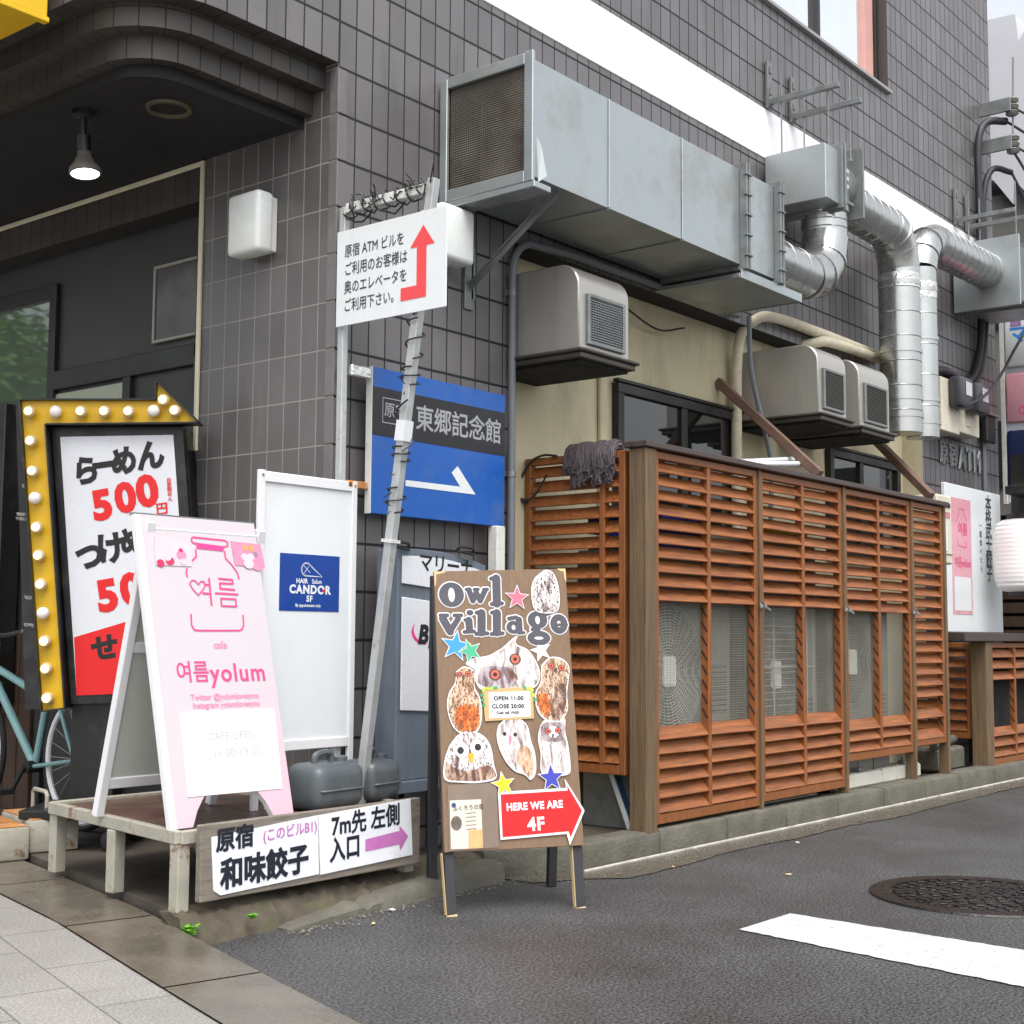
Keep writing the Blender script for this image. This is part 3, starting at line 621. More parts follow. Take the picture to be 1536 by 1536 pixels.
# ---------------------------------------------------------------- rectangular exhaust duct
def meshgrid(b, F, u0, u1, v0, v1, nu, nv, th, w0):
    for i in range(nu + 1): u = u0 + (u1 - u0) * i / nu; b.box(u - th / 2, u + th / 2, v0, v1, w0, w0 + th, 0, F.M)
    for j in range(nv + 1): v = v0 + (v1 - v0) * j / nv; b.box(u0, u1, v - th / 2, v + th / 2, w0 + th * .6, w0 + th * 1.6, 0, F.M)
DX0, DX1, DY0, DY1, DZ0, DZ1 = .64, 2.86, -.53, -.03, 2.975, 3.495
t = thing('exhaust_duct', 'large galvanised rectangular exhaust duct with brown mesh mouth under the white band', 'duct', (1.75, -.28, 3.23))
b = B()
for q in ([(DX0, DY0, DZ0), (DX1, DY0, DZ0), (DX1, DY0, DZ1), (DX0, DY0, DZ1)], [(DX0, DY1, DZ0), (DX0, DY1, DZ1), (DX1, DY1, DZ1), (DX1, DY1, DZ0)],
          [(DX0, DY0, DZ1), (DX1, DY0, DZ1), (DX1, DY1, DZ1), (DX0, DY1, DZ1)], [(DX0, DY0, DZ0), (DX0, DY1, DZ0), (DX1, DY1, DZ0), (DX1, DY0, DZ0)], [(DX1, DY0, DZ0), (DX1, DY1, DZ0), (DX1, DY1, DZ1), (DX1, DY0, DZ1)]): b.quad(q)
b.out('duct_body', GALV, t)
b = B()
for x in (1.22, 1.86):
    b.box(x - .006, x + .006, DY0 - .007, DY0 - .0005, DZ0, DZ1, .002); b.box(x - .006, x + .006, DY0, DY1, DZ0 - .007, DZ0 - .0005, .002)
b.out('folded_seam', GALV, t)
b = B()
FD = Face((DX0 - .001, DY1, DZ0), (0, -1, 0), (0, 0, 1)); W_, H_ = DY1 - DY0, DZ1 - DZ0
b.fbox(FD, -.015, .028, -.03, H_ + .02, 0, .02, .003); b.fbox(FD, W_ - .028, W_ + .02, -.03, H_ + .03, 0, .02, .003); b.fbox(FD, .028, W_ - .028, H_ - .025, H_ + .025, 0, .019, .003); b.fbox(FD, .028, W_ - .028, -.03, .022, 0, .019, .003)
b.box(DX0 - .02, DX0 + .10, DY0 - .03, DY1 + .01, DZ0 - .06, DZ0 - .032, .003)
b.quad([(DX0 + .02, DY0 - .02, DZ0 - .03), (DX0 + .05, DY0 - .045, DZ0 + .0), (DX0 + .03, DY0 - .03, DZ0 + .13), (DX0 + .01, DY0 - .02, DZ0 + .17)])
b.out('mouth_frame', GALV, t)
b = B(); meshgrid(b, FD, .028, W_ - .028, .022, H_ - .025, 40, 44, .0038, -.012); b.out('mesh_grille', MESHW, t)
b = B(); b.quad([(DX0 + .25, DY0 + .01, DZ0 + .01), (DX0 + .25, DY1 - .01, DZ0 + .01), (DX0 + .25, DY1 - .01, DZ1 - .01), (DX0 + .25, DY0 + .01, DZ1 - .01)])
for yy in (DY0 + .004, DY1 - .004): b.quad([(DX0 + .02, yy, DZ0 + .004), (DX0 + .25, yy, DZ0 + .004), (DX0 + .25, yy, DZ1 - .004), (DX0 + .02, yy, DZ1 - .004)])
b.out('duct_lining', mat('dark_void_lining', S(52, 44, 37), .6, var=.4, scale=6), t)  # dark void back: the duct's inner shade is put into this colour
for x in (2.46, DX1 - .02):
    b = B()
    for xx in (x - .022, x + .006):
        b.box(xx, xx + .016, DY0 - .045, DY0 - .001, DZ0 - .03, DZ1 + .03, .002); b.box(xx, xx + .016, DY0 - .001, DY1, DZ1 + .001, DZ1 + .03, .002); b.box(xx, xx + .016, DY0 - .001, DY1, DZ0 - .03, DZ0 - .001, .002)
    for k in range(5): z = DZ0 + .04 + k * .11; b.box(x - .03, x + .03, DY0 - .052, DY0 - .03, z, z + .012, .002)
    b.out('flange', GALVD, t)
b = B(); b.box(2.42, 3.1, DY0 - .01, -.004, DZ0 - .075, DZ0 - .05, .003); b.box(2.42, 3.1, DY0 - .02, DY0 - .011, DZ0 - .08, DZ0 - .03, .002); b.box(3.1, 3.11, DY0 - .02, -.004, DZ0 - .08, DZ0 - .03, .002); b.box(2.90, 2.915, DY0 - .018, DY0 - .004, DZ0 - .03, DZ0 + .16, .002); b.out('drip_tray', GALV, t)
b = B(); b.bar((.87, -.50, 2.97), (.84, -.012, 2.60), .032, .006, up=(1, 0, 0)); b.bar((.868, -.50, 2.985), (.84, -.012, 2.615), .006, .03, up=(1, 0, 0)); b.box(.81, .87, -.012, -.001, 2.5, 2.82, .002); b.box(.855, .885, -.012, -.006, 2.55, 2.8, .002)
b.out('support_strut', GALVD, t)

# ---------------------------------------------------------------- spiral ducts
def spiral(name, pts, r, t, step=.125, n=26, elbow=None):
    b = B(); b.tube(pts, r, n, caps=True); P = [V(p) for p in pts]; acc = 0; nxt = step
    for i in range(len(P) - 1):
        L = (P[i + 1] - P[i]).length; d = (P[i + 1] - P[i]).normalized()
        while nxt < acc + L:
            q = P[i] + d * (nxt - acc); b.tube([q - d * .004, q - d * .0005, q + d * .004], [r + .0008, r + .0035, r + .0008], n, caps=False); nxt += step
        acc += L
    return b.out(name, SPIRAL, t, smooth=True)
def collar(pts, r, t, m=None): b = B(); b.tube(pts, r, 26); return b.out('collar', m or SPIRAL, t, smooth=True)
def elbow(c, r, R_, a0, a1, t, segs=3):
    P = arc(c, R_, a0, a1, segs, 'xz'); b = B(); b.tube(P, r + .006, 26)
    for q0, q1, q2 in zip(P, P[1:], P[2:]): dd = (q2 - q0).normalized() * .008; b.tube([q1 - dd, q1 + dd], r + .013, 26)
    return b.out('elbow', SPIRAL, t, smooth=True)
yp = -.30
t = thing('bent_spiral_duct', 'short bent spiral duct rising from the rectangular duct end to the fan box', 'duct', (3.4, yp, 3.3))
spiral('duct_pipe', [(2.862, yp, 3.20), (3.63, yp, 3.20)], .138, t, .2)
elbow((3.63, yp, 3.50), .138, .30, -90, 0, t); spiral('duct_pipe', [(3.93, yp, 3.50), (3.93, yp, 3.70)], .138, t, .05)
collar([(3.93, yp, 3.655), (3.93, yp, 3.69)], .15, t)
t = thing('fan_box', 'square galvanised fan box with round casing hung on rods below the white band', 'fan', (3.85, yp, 3.85))
b = B(); b.box(3.62, 3.80, -.46, -.05, 3.66, 4.0, .004); b.out('box_body', GALV, t)
b = B(); b.box(3.80, 3.815, -.485, -.03, 3.635, 4.03, .003); b.box(3.815, 3.83, -.50, -.02, 3.62, 4.05, .003); b.out('flange', GALVD, t)
b = B(); b.tube([(3.83, yp + .03, 3.85), (4.10, yp + .03, 3.85)], .175, 30); b.tube([(3.93, yp, 3.69), (3.93, yp, 3.80)], .15, 26)
b.box(3.88, 4.02, yp - .155, yp - .148, 3.70, 3.72); b.out('fan_casing', GALVD, t, smooth=True)
b = B(); b.box(4.10, 4.118, -.485, -.05, 3.64, 4.10, .003); b.out('end_plate', GALVD, t)
b = B()
for k in range(3): b.box(3.91 + .005 * k, 3.97, yp - .148 - .0, yp - .144, 3.90 - k * .05, 3.925 - k * .05)
b.out('rating_plate', mat('paper_label', S(190, 186, 170), .6, var=.1), t)
for x, y in ((3.75, -.42), (3.75, -.10), (4.06, -.42), (4.06, -.10)):
    b = B(); b.cyl((x, y, 4.0), (x, y, 4.56), .005, n=8); b.cyl((x, y, 4.01), (x, y, 4.03), .012, n=6); b.out('hanger_rod', GALVD, t)
t = thing('bent_spiral_duct', 'wider spiral duct elbowed down from the fan box end plate', 'duct', (5.05, yp, 3.0))
spiral('duct_pipe', [(4.118, yp, 3.80), (4.85, yp, 3.79)], .138, t, .13)
elbow((4.83, yp, 3.56), .138, .235, 90, 0, t); spiral('duct_pipe', [(5.065, yp, 3.57), (5.065, yp, 2.40)], .138, t, .17)
for z in (3.42, 2.95, 2.62, 2.50): collar([(5.065, yp, z), (5.065, yp, z + .03)], .146, t, SPIRAL)
collar([(5.065, yp, 3.40), (5.065, yp, 3.50)], .1425, t, FOIL)
t = thing('bent_spiral_duct', 'spiral duct elbowed up behind and along to the far square plate', 'duct', (5.6, yp, 3.0))
spiral('duct_pipe', [(5.43, yp, 2.41), (5.43, yp, 3.62)], .115, t, .22)
elbow((5.68, yp, 3.62), .115, .25, 180, 90, t); spiral('duct_pipe', [(5.66, yp, 3.87), (6.78, yp, 3.90)], .138, t, .12)
for z in (3.45, 3.1, 2.66, 2.5): collar([(5.43, yp, z), (5.43, yp, z + .025)], .122, t)
collar([(5.43, yp, 3.40), (5.43, yp, 3.52)], .119, t, FOIL)
t = thing('fan_box', 'far square duct plate with round stub and tray at the building end', 'fan', (6.85, yp, 3.85))
b = B(); b.box(6.78, 6.80, -.56, -.03, 3.60, 4.16, .003); b.out('end_plate', GALV, t)
b = B(); b.box(6.81, 7.115, -.52, -.06, 3.66, 4.1, .004); b.out('box_body', GALVD, t)
b = B(); b.box(7.2, 7.22, -.60, -.03, 3.725, 4.2, .003); b.out('flange', GALVD, t)
b = B(); b.tube([(7.23, -.36, 3.88), (7.5, -.36, 3.88)], .13, 24); b.out('duct_stub', FOIL, t, smooth=True)
b = B(); b.box(7.12, 7.55, -.62, -.05, 3.645, 3.72, .004); b.out('drip_tray', GALV, t)
for x in (6.9, 7.15):
    for y in (-.5, -.12): b = B(); b.cyl((x, y, 4.1), (x, y, 4.62), .006, n=8); b.out('hanger_rod', GALVD, t)
def bracket(x0, x1, label):
    t = thing('wall_bracket', label, 'bracket', (x0, 0, 4.5), 'steel hanger brackets over the white band')
    for x in (x0, x1):
        b = B(); b.box(x - .03, x + .03, -.028, -.008, 4.352, 4.66, .002); b.box(x - .012, x + .012, -.036, -.029, 4.58, 4.62); b.box(x - .012, x + .012, -.036, -.029, 4.44, 4.48); b.out('wall_plate', GALVD, t)
        b = B(); b.box(x - .018, x + .018, -.50, -.029, 4.375, 4.41, .002); b.box(x - .03, x + .03, -.035, -.0285, 4.36, 4.43); b.out('arm', GALVD, t)
bracket(3.74, 4.06, 'pair of steel hanger arms above the nearer fan box'); bracket(6.9, 7.15, 'pair of steel hanger arms above the far duct plate')

# ---------------------------------------------------------------- ventilation hoods
def hood(x0, x1, y0, z0, z1, label, k):
    t = thing('ventilation_hood', label, 'vent hood', ((x0 + x1) / 2, y0, z0), 'rounded steel ventilation hoods on the cream wall')
    R_ = .11; yb = .155
    prof = [(yb, z0), (yb, z1)] + [(y0 + R_ - R_ * math.sin(math.radians(a)), z1 - R_ + R_ * math.cos(math.radians(a))) for a in range(0, 91, 10)] + [(y0, z0)]
    M = Matrix(((0, 0, 1, 0), (1, 0, 0, 0), (0, 1, 0, 0), (0, 0, 0, 1)))
    b = B(); b.prism(prof, x0, x1, M, b=.006); b.out('hood_shell', STAIN_, t, smooth=True)
    b = B(); b.box(x0 - .035, x1 + .035, y0 - .045, yb, z0 - .018, z0 - .001, .006); b.box(x0 - .018, x1 + .018, y0 - .028, yb, z0 - .045, z0 - .0185, .004); b.out('drip_lip', HOODD, t)
    b = B(); b.box(x0 + .01, x1 - .01, y0, yb, z0 - .06, z0 - .0455); b.out('filter_base', DARKVOID, t)
    F = Face((x0, y0 - .001, z0), (1, 0, 0), (0, 0, 1)); w_ = x1 - x0; h_ = z1 - z0
    u0, u1, v0, v1 = w_ * .14, w_ * .88, h_ * .07, h_ * .66
    b = B(); b.fbox(F, u0, u0 + .018, v0, v1, 0, .016, .003); b.fbox(F, u1 - .018, u1, v0, v1, 0, .016, .003); b.fbox(F, u0 + .018, u1 - .018, v1 - .018, v1, 0, .016, .003); b.fbox(F, u0 + .018, u1 - .018, v0, v0 + .018, 0, .016, .003); b.out('grille_frame', GALVD, t)
    b = B(); b.fbox(F, u0 + .018, u1 - .018, v0 + .018, v1 - .018, 0, .003); b.out('grille_backing', DARKVOID, t)
    b = B(); meshgrid(b, F, u0 + .018, u1 - .018, v0 + .018, v1 - .018, 20, 17, .0045, .005); b.out('grille_mesh', GALVD if k == 0 else HOODD, t)
hood(1.165, 1.578, -.40, 2.325, 2.735, 'nearest and largest steel vent hood, over the blue arrow sign end of the fence', 0)
hood(3.60, 3.985, -.40, 2.345, 2.77, 'middle steel vent hood, beside the tall spiral ducts', 1)
hood(4.17, 4.63, -.40, 2.335, 2.77, 'farthest steel vent hood, touching the vertical spiral ducts', 2)

# ---------------------------------------------------------------- pipes and cables on the wall
t = thing('wall_conduit', 'grey conduit pipe rising beside the cream wall and bending over the near hood', 'pipe', (1.13, -.03, .1))
b = B(); b.tube([(1.135, -.03, .09), (1.135, -.03, 2.72)] + [tuple(p) for p in arc((1.30, -.03, 2.74), .165, 180, 100, 8, 'xz')] + [(1.6, -.03, 2.925), (2.4, -.03, 2.93), (3.3, -.03, 2.93)], .019, 12); b.out('pipe', GREYPIPE, t, smooth=True)
for z in (.9, 1.75, 2.62): b = B(); b.box(1.105, 1.165, -.012, -.001, z, z + .03); b.tube([(1.135, -.03, z), (1.135, -.03, z + .025)], .0225, 12); b.out('clip', GALVD, t)
def ins(pts, label, grp='taped insulated pipes over the far windows'):
    o = B().tube(smoothpath(pts, 6), .034, 12).out('insulated_pipe', INSUL, smooth=True, base=pts[0]); return tag(o, label, 'pipe', grp)
ins([(3.50, .10, 1.2), (3.50, .10, 2.2), (3.50, .08, 2.80), (3.53, -.03, 2.95), (3.75, -.06, 2.99), (4.3, -.06, 3.0), (4.8, -.06, 3.0), (5.4, -.06, 3.0)], 'cream taped pipe bending from the cream wall along under the tiles')
ins([(4.18, .10, 2.6), (4.20, .06, 2.86), (4.28, -.07, 2.93), (4.5, -.10, 2.95), (5.3, -.10, 2.96)], 'short cream taped pipe branching off beside the far hood')
def cable(pts, r, label, m=CABLE, n=7, sm=6): return tag(B().tube(smoothpath(pts, sm), r, n).out('cable', m, smooth=True, base=pts[0]), label, 'cable')
cable([(3.31, -.10, 2.92), (3.33, -.1, 2.6), (3.42, -.12, 2.3), (3.47, -.15, 2.05), (3.46, -.15, 1.7)], .015, 'dark cable hanging from the duct tray down behind the fence', GREYPIPE)
cable([(1.6, -.03, 2.86), (1.75, .12, 2.70), (1.9, .13, 2.84), (2.2, .10, 2.82), (2.6, .1, 2.74), (2.9, .1, 2.80)], .006, 'thin dark cable drooping between the near hood and the drip tray')
cable([(6.28, -.22, 2.74), (6.6, -.3, 2.86), (7.02, -.3, 3.09), (7.63, -.3, 3.55), (8.6, -.4, 4.3)], .012, 'thick cable running diagonally up from the meters to the right')
# timber braces
def brace(a, c, label): tag(B().bar(a, c, .05, .055, bev=.004).out('timber_brace', MARR, base=a), label, 'brace', 'timber braces between wall and fence')
brace((3.37, .155, 2.56), (3.41, -.50, 1.945), 'nearer brown timber brace leaning from the cream wall to the fence top')
brace((5.35, .155, 2.56), (5.06, -.50, 1.955), 'farther brown timber brace leaning from the wall to the fence end')
# service poles with insulators
t = thing('service_conduit', 'pair of black service conduits with insulators and looped wires at the building end', 'conduit', (7.4, -.05, 2.9))
b = B(); b.tube(smoothpath([(6.15, -.03, 3.05), (6.6, -.03, 3.1), (6.95, -.03, 3.07), (7.2, -.04, 3.2), (7.33, -.05, 3.6), (7.35, -.05, 4.6), (7.36, -.05, 5.15), (7.45, -.09, 5.36), (7.62, -.2, 5.40)], 7), .032, 10); b.out('conduit', CABLE, t, smooth=True)
b = B(); b.tube(smoothpath([(6.45, -.03, 2.75), (6.55, -.03, 3.0), (6.9, -.03, 2.98), (7.25, -.04, 3.15), (7.43, -.05, 3.6), (7.45, -.05, 4.3), (7.46, -.05, 4.75), (7.55, -.10, 4.98), (7.72, -.2, 4.98)], 7), .026, 10); b.out('conduit', CABLE, t, smooth=True)
for zz in (5.50, 5.17):
    b = B(); b.box(7.50, 7.52, -.28, -.01, zz - .06, zz + .06, .004); b.out('insulator_rack', GALVD, t)
    for k in range(3):
        M = Matrix.Translation((7.60 + .0 * k, -.26, zz - .05 + k * .055)); b = B(); b.lathe([(0, -.022), (.04, -.02), (.055, -.008), (.04, 0), (.055, .008), (.04, .02), (0, .022)], M, 14); b.out('insulator', mat('grey_porcelain', S(150, 148, 144), .25, var=.08) if (k == 0 and zz > 5.3) else bpy.data.materials['grey_porcelain'], t, smooth=True)
for k, pts in enumerate(([(7.62, -.2, 5.40), (7.8, -.4, 5.25), (8.0, -.6, 5.2), (8.4, -.9, 5.35)], [(7.72, -.2, 4.98), (7.85, -.35, 4.6), (7.95, -.5, 4.5), (8.1, -.6, 4.9), (8.3, -.8, 5.0)], [(7.6, -.26, 5.5), (7.9, -.5, 5.4), (8.6, -1.0, 5.45)], [(7.6, -.26, 5.17), (7.9, -.5, 5.0), (8.1, -.7, 4.75), (8.5, -1.0, 4.9)], [(7.6, -.26, 5.12), (7.8, -.45, 4.7), (7.95, -.6, 4.55), (8.05, -.7, 4.62)])):
    b = B(); b.tube(smoothpath(pts, 6), .011, 6); b.out('wire', CABLE, t, smooth=True)
b = B(); b.cyl((7.60, -.26, 5.2), (7.63, -.27, 5.95), .008, n=6); b.out('spike', GALVD, t)
# meter boxes
t = thing('meter_cabinet', 'beige electricity meter cabinet with two dark meters beside the tall ducts', 'meter box', (6.5, -.05, 2.7))
b = B(); b.box(6.15, 6.50, -.16, -.002, 2.57, 2.98, .006); b.box(6.52, 6.95, -.15, -.002, 2.60, 2.80, .006); b.box(6.66, 6.74, -.158, -.15, 2.66, 2.72, .003); b.out('cabinet', BEIGE, t)
for x in (6.27, 6.62):
    b = B(); b.box(x, x + .27, -.27, -.161, 2.76, 3.0, .03, seg=2); mt = b.out('meter', mat('dark_meter_case', S(56, 57, 62), .35, var=.1) if x < 6.5 else bpy.data.materials['dark_meter_case'], t, smooth=True)
    b = B(); b.box(x + .08, x + .2, -.278, -.271, 2.85, 2.96, .004); b.out('dial', mat('meter_window', S(176, 180, 184), .2, var=.05) if x < 6.5 else bpy.data.materials['meter_window'], mt)
tag(B().tube(smoothpath([(6.2, -.02, 2.98), (6.7, -.02, 2.99), (7.2, -.02, 2.97), (7.38, -.02, 2.85), (7.40, -.02, 2.55), (7.40, -.02, 2.0)], 6), .02, 8).out('conduit_pipe', GREYPIPE, smooth=True, base=(7.4, 0, 2)), 'thin grey conduit curving down past the far tiles to a switch box', 'pipe')
t = thing('switch_box', 'small grey switch box on the far tiles right of the meters', 'switch box', (7.4, -.04, 2.5)); b = B(); b.box(7.30, 7.50, -.09, -.045, 2.62, 2.84, .01); b.out('box_body', DARKMETAL, t); b = B(); b.box(7.27, 7.53, -.11, -.04, 2.841, 2.86, .003); b.out('lid', GALVD, t)
# metal letters on the tiles
FW = Face((0, -.012, 0), (1, 0, 0), (0, 0, 1))
t = thing('wall_lettering', 'raised grey metal letters spelling a building name on the far tiles', 'lettering', (7, 0, 2.45))
for s_, x, m_ in (('原', 6.55, GALVD), ('宿', 6.74, GALVD), ('A', 6.93, CHROME), ('T', 7.09, CHROME), ('M', 7.26, CHROME)):
    b = B(); b.text(s_, .21 if s_ in '原宿' else .26, FW.at(x, 2.44), bold=.02 if s_ in '原宿' else .045, zs=.9, sx=.8); b.out('letter', GALVD, t, recalc=False)
# ---------------------------------------------------------------- notice frame at the corner
x0 = .004
t = thing('notice_board', 'white notice board with red arrow on a bent steel frame at the corner', 'sign', (x0, -.25, .09))
F = Face((x0 - .030, 0, 0), (0, -1, 0), (0, 0, 1))
q = [F.p(*p) for p in ((508, 352), (672, 305), (670, 458), (505, 493))]
u0, u1, v0, v1 = (q[0].x + q[3].x) / 2, (q[1].x + q[2].x) / 2, (q[2].y + q[3].y) / 2, (q[0].y + q[1].y) / 2
b = B(); b.fbox(F, u0, u1, v0, v1, 0, .006, .001); pn = b.out('panel', WHT2, t)
c = F.p(555, 0); b = TB(); hh = (v1 - v0)
for i, s_ in enumerate(('原宿 ATM ビルを', 'ご利用のお客様は', '奥のエレベータを', 'ご利用下さい。')): b.text(s_,   .058, F.at(u0 + (u1 - u0) * .075, v1 - hh * (.235 + .19 * i), .0075), bold=.008, align='LEFT', sx=.76)
b.out('lettering', GREYINK, pn)
U = lambda f: u0 + (u1 - u0) * f; W2 = lambda f: v1 - hh * f
b = B(); b.shape([(U(.605), W2(.865)), (U(.605), W2(.735)), (U(.745), W2(.735)), (U(.745), W2(.35)), (U(.685), W2(.35)), (U(.80), W2(.14)), (U(.90), W2(.35)), (U(.83), W2(.35)), (U(.83), W2(.865))], F.at(0, 0, .0075)); b.out('arrow', ARROWRED, pn)
G = lambda px, py: OX(px, py, x0)
pt, pb = G(651, 268), G(556, 1065); dirp = (pb - pt); dirp = dirp / dirp.z
foot = pt + dirp * (.10 - pt.z)
b = B(); b.bar(pt, foot, .038, .038, up=(1, 0, 0), bev=.003); b.out('post', POLEG, t)
lt = G(517, 312); lt.y = min(lt.y, -.03)
b = B(); b.box(x0 - .016, x0 + .016, lt.y - .018, lt.y + .014, .10, lt.z, .003); b.out('post', POLEG, t)
b = B(); b.bar((x0, lt.y - .022, lt.z - .01), (x0, pt.y + .02, pt.z - .035), .036, .04, bev=.003); cb = b.out('crossbar', WHTP, t)
b = B(); rnd = random.Random(5)
def coil(a, c, k, r, b):
    a, c = V(a), V(c); d = (c - a); P = []
    sd_ = d.normalized().orthogonal().normalized(); ot = d.normalized().cross(sd_)
    for i in range(k * 10 + 1):
        an = i / 10 * 2 * math.pi; rr = r * rnd.uniform(.95, 1.25); P.append(a + d * (i / (k * 10)) + (sd_ * math.cos(an) + ot * math.sin(an)) * rr)
    b.tube(P, .004, 5)
coil((x0, lt.y - .02, lt.z - .01), (x0, pt.y + .05, pt.z - .035), 7, .033, b); coil((x0, lt.y - .05, lt.z - .03), (x0, pt.y + .08, pt.z - .055), 2, .036, b)
for i in range(30):
    s_ = rnd.random(); q0 = V((x0 - .02, lt.y + (pt.y - lt.y) * s_, lt.z + (pt.z - lt.z) * s_ - .02)); q1 = q0 + V((rnd.uniform(-.04, .02), rnd.uniform(-.05, .05), rnd.uniform(-.05, .06))); b.tube([q0, (q0 + q1) / 2 + V((0, 0, rnd.uniform(-.02, .02))), q1], .0032, 5)
b.out('wrapped_wire', CABLE, t, smooth=True)
b = B(); a_ = pt + dirp * (2.25 - pt.z)
for (z0_, z1_, k) in ((2.24, 2.08, 2), (2.05, 1.98, 2), (1.92, 1.72, 1), (1.74, 1.68, 2), (1.58, 1.48, 2)):
    coil(pt + dirp * (z0_ - pt.z), pt + dirp * (z1_ - pt.z), k, .034, b)
for i in range(7):
    z = rnd.uniform(1.45, 2.25); q0 = pt + dirp * (z - pt.z) + V((-.025, 0, 0)); b.tube([q0, q0 + V((rnd.uniform(-.03, 0), rnd.uniform(-.03, .03), rnd.uniform(-.03, .03)))], .0025, 5)
b.out('wrapped_wire', CABLE, t, smooth=True)
q0 = pt + dirp * (1.375 - pt.z); b = B(); b.bar(q0, q0 + dirp * -.012, .054, .054, up=(1, 0, 0)); b.out('cable_tie', WHTP, t)
q0 = pt + dirp * (1.84 - pt.z); b = B(); b.bar(q0, q0 + dirp * -.08, .048, .048, up=(1, 0, 0)); b.out('taped_note', WHT2, t)

# ---------------------------------------------------------------- blue direction sign
F = Face((0, -.085, 0), (1, 0, 0), (0, 0, 1))
q = [F.p(*p) for p in ((560, 553), (757, 590), (757, 790), (555, 770))]; u0, u1, v0, v1 = (q[0].x + q[3].x) / 2, (q[1].x + q[2].x) / 2, (q[2].y + q[3].y) / 2, (q[0].y + q[1].y) / 2; hh = v1 - v0
t = thing('direction_sign', 'blue direction sign with black name band and white half arrow on the tiles', 'sign', ((u0 + u1) / 2, -.06, v0))
b = B(); b.fbox(F, u0, u1, v0, v1, -.03, 0, .002); pn = b.out('panel', BLUE, t)
b = B(); b.fbox(F, u0 - .004, u0 - .0005, v0, v1, -.032, .001); b.out('edge_trim', WHTP, pn)
b = B(); b.fbox(F, u0 + .001, u1 - .001, v1 - hh * .465, v1 - hh * .135, .0005, .0015); b.out('name_band', mat('black_name_band', S(26, 26, 29), .4, var=.04), pn)
SILV = mat('silver_ink', S(150, 152, 156), .5, var=.05); b = TB(); b.text('東郷記念館', .118, F.at(u0 + (u1 - u0) * .635, v1 - hh * .305, .0022), bold=.014, sx=1.0, space=.98); b.text('原宿', .066, F.at(u0 + (u1 - u0) * .155, v1 - hh * .285, .0022), bold=.008); b.out('lettering', SILV, pn); b = B()
w2 = (u1 - u0); b.stroke([(u0 + w2 * .07, v1 - hh * .20), (u0 + w2 * .245, v1 - hh * .20), (u0 + w2 * .245, v1 - hh * .37), (u0 + w2 * .07, v1 - hh * .37)], .004, F.at(0, 0, .0022), closed=True)
b.out('letter_box', SILV, pn)
A_ = lambda px, py: tuple(F.p(px, py))
b = B(); b.shape([A_(608, 720), A_(690, 730), A_(677, 709), A_(686, 699), A_(713, 742), A_(608, 729)], F.at(0, 0, .0015)); b.out('arrow', WHT2, pn)
b = B(); b.box(.93, .99, -.115, -.06, .10, v0 - .001, .004); b.out('post', WHTP, t)
b = B(); b.box(x0 + .02, u0 - .005, -.085, -.05, 2.06, 2.11, .006); b.out('foil_bracket', FOIL, t)
b = B(); b.box(x0 - .0, x0 + .05, -.088, -.047, 2.065, 2.105, .003) if False else b.box(u0 - .12, u0 - .005, -.075, -.045, 1.60, 1.63, .003); b.out('rusty_bracket', RUSTY, t)

# ---------------------------------------------------------------- metal bench
bz = .355
t = thing('metal_bench', 'low rusty white metal bench carrying the pink cafe board', 'bench', (-.5, 0, .09))
poly = [(-1.0, -.36), (.10, -.385), (.10, -.05), (-.07, -.03), (-.10, .64), (-.815, .66)]
b = B()
for (xa, ya), (xb, yb) in zip(poly, poly[1:] + poly[:1]): b.bar((xa, ya, bz - .022), (xb, yb, bz - .022), .03, .044, bev=.003)
b.out('frame', RUSTW, t)
b = B(); b.prism([(-.985, -.345), (.085, -.37), (.085, -.065), (-.085, -.045), (-.115, .625), (-.80, .645)], bz - .035, bz - .012); b.out('bench_top', mat('wet_brown_plywood', S(92, 76, 66), .5, var=.35, scale=5, dirt=(.05, .04, .03, .8), dscale=4, rv=.2, bump=.1), t)
for x, y in ((-.985, -.345), (-.91, .11), (-.80, .635), (.08, -.365), (-.13, .60)):
    b = B(); b.box(x - .024, x + .024, y - .024, y + .024, .091, bz - .045, .003); b.out('leg', RUSTW, t)

# ---------------------------------------------------------------- dumpling shop board hung on the bench front
F = Face((0, -.425, 0), (1, 0, 0), (0, 0, 1))
t = thing('gyoza_board', 'long white dumpling shop board with mauve arrow fixed on the bench front', 'sign', (-.4, -.425, .1))
q = [F.p(*p) for p in ((318, 1250), (325, 1342), (615, 1195), (618, 1280))]
b = B(); u0 = F.p(302, 1290).x; u1 = F.p(631, 1230).x; b.fbox(F, u0, u1, .125, .375, -.03, -.002, .003); b.out('backing_board', mat('grey_weathered_plank', S(120, 112, 102), .8, var=.3, scale=4, stretch=(1.5, 10, 18), dirt=(.07, .06, .05, .7)), t)
def vinyl(px0, px1, pts_top, pts_bot):
    pass
fl = lambda px, py: tuple(F.p(px, py))
o1 = [fl(317, 1256), fl(476, 1223), fl(478, 1311), fl(330, 1343), fl(320, 1336)]
o2 = [fl(477, 1223), fl(615, 1198), fl(618, 1282), fl(480, 1312)]
VIN = mat('creased_white_vinyl', S(226, 228, 234), .4, var=.05, scale=5, bump=.6, bscale=5, dirt=(.3, .25, .18, .5), dscale=9, dpos=(.6, .75))
b = B(); b.prism([(p[0], p[1]) for p in o1], -.0015, .002, F.M); p1_ = b.out('vinyl_sheet', VIN, t)
b = B(); b.prism([(p[0], p[1]) for p in o2], -.0015, .003, F.M); p2_ = b.out('vinyl_sheet', VIN, t)
def ftext(b, F, s_, px, py, h, w=.004, rot=0, **k): c = F.p(px, py); b.text(s_, h, F.at(c.x, c.y, w, rot), **k)
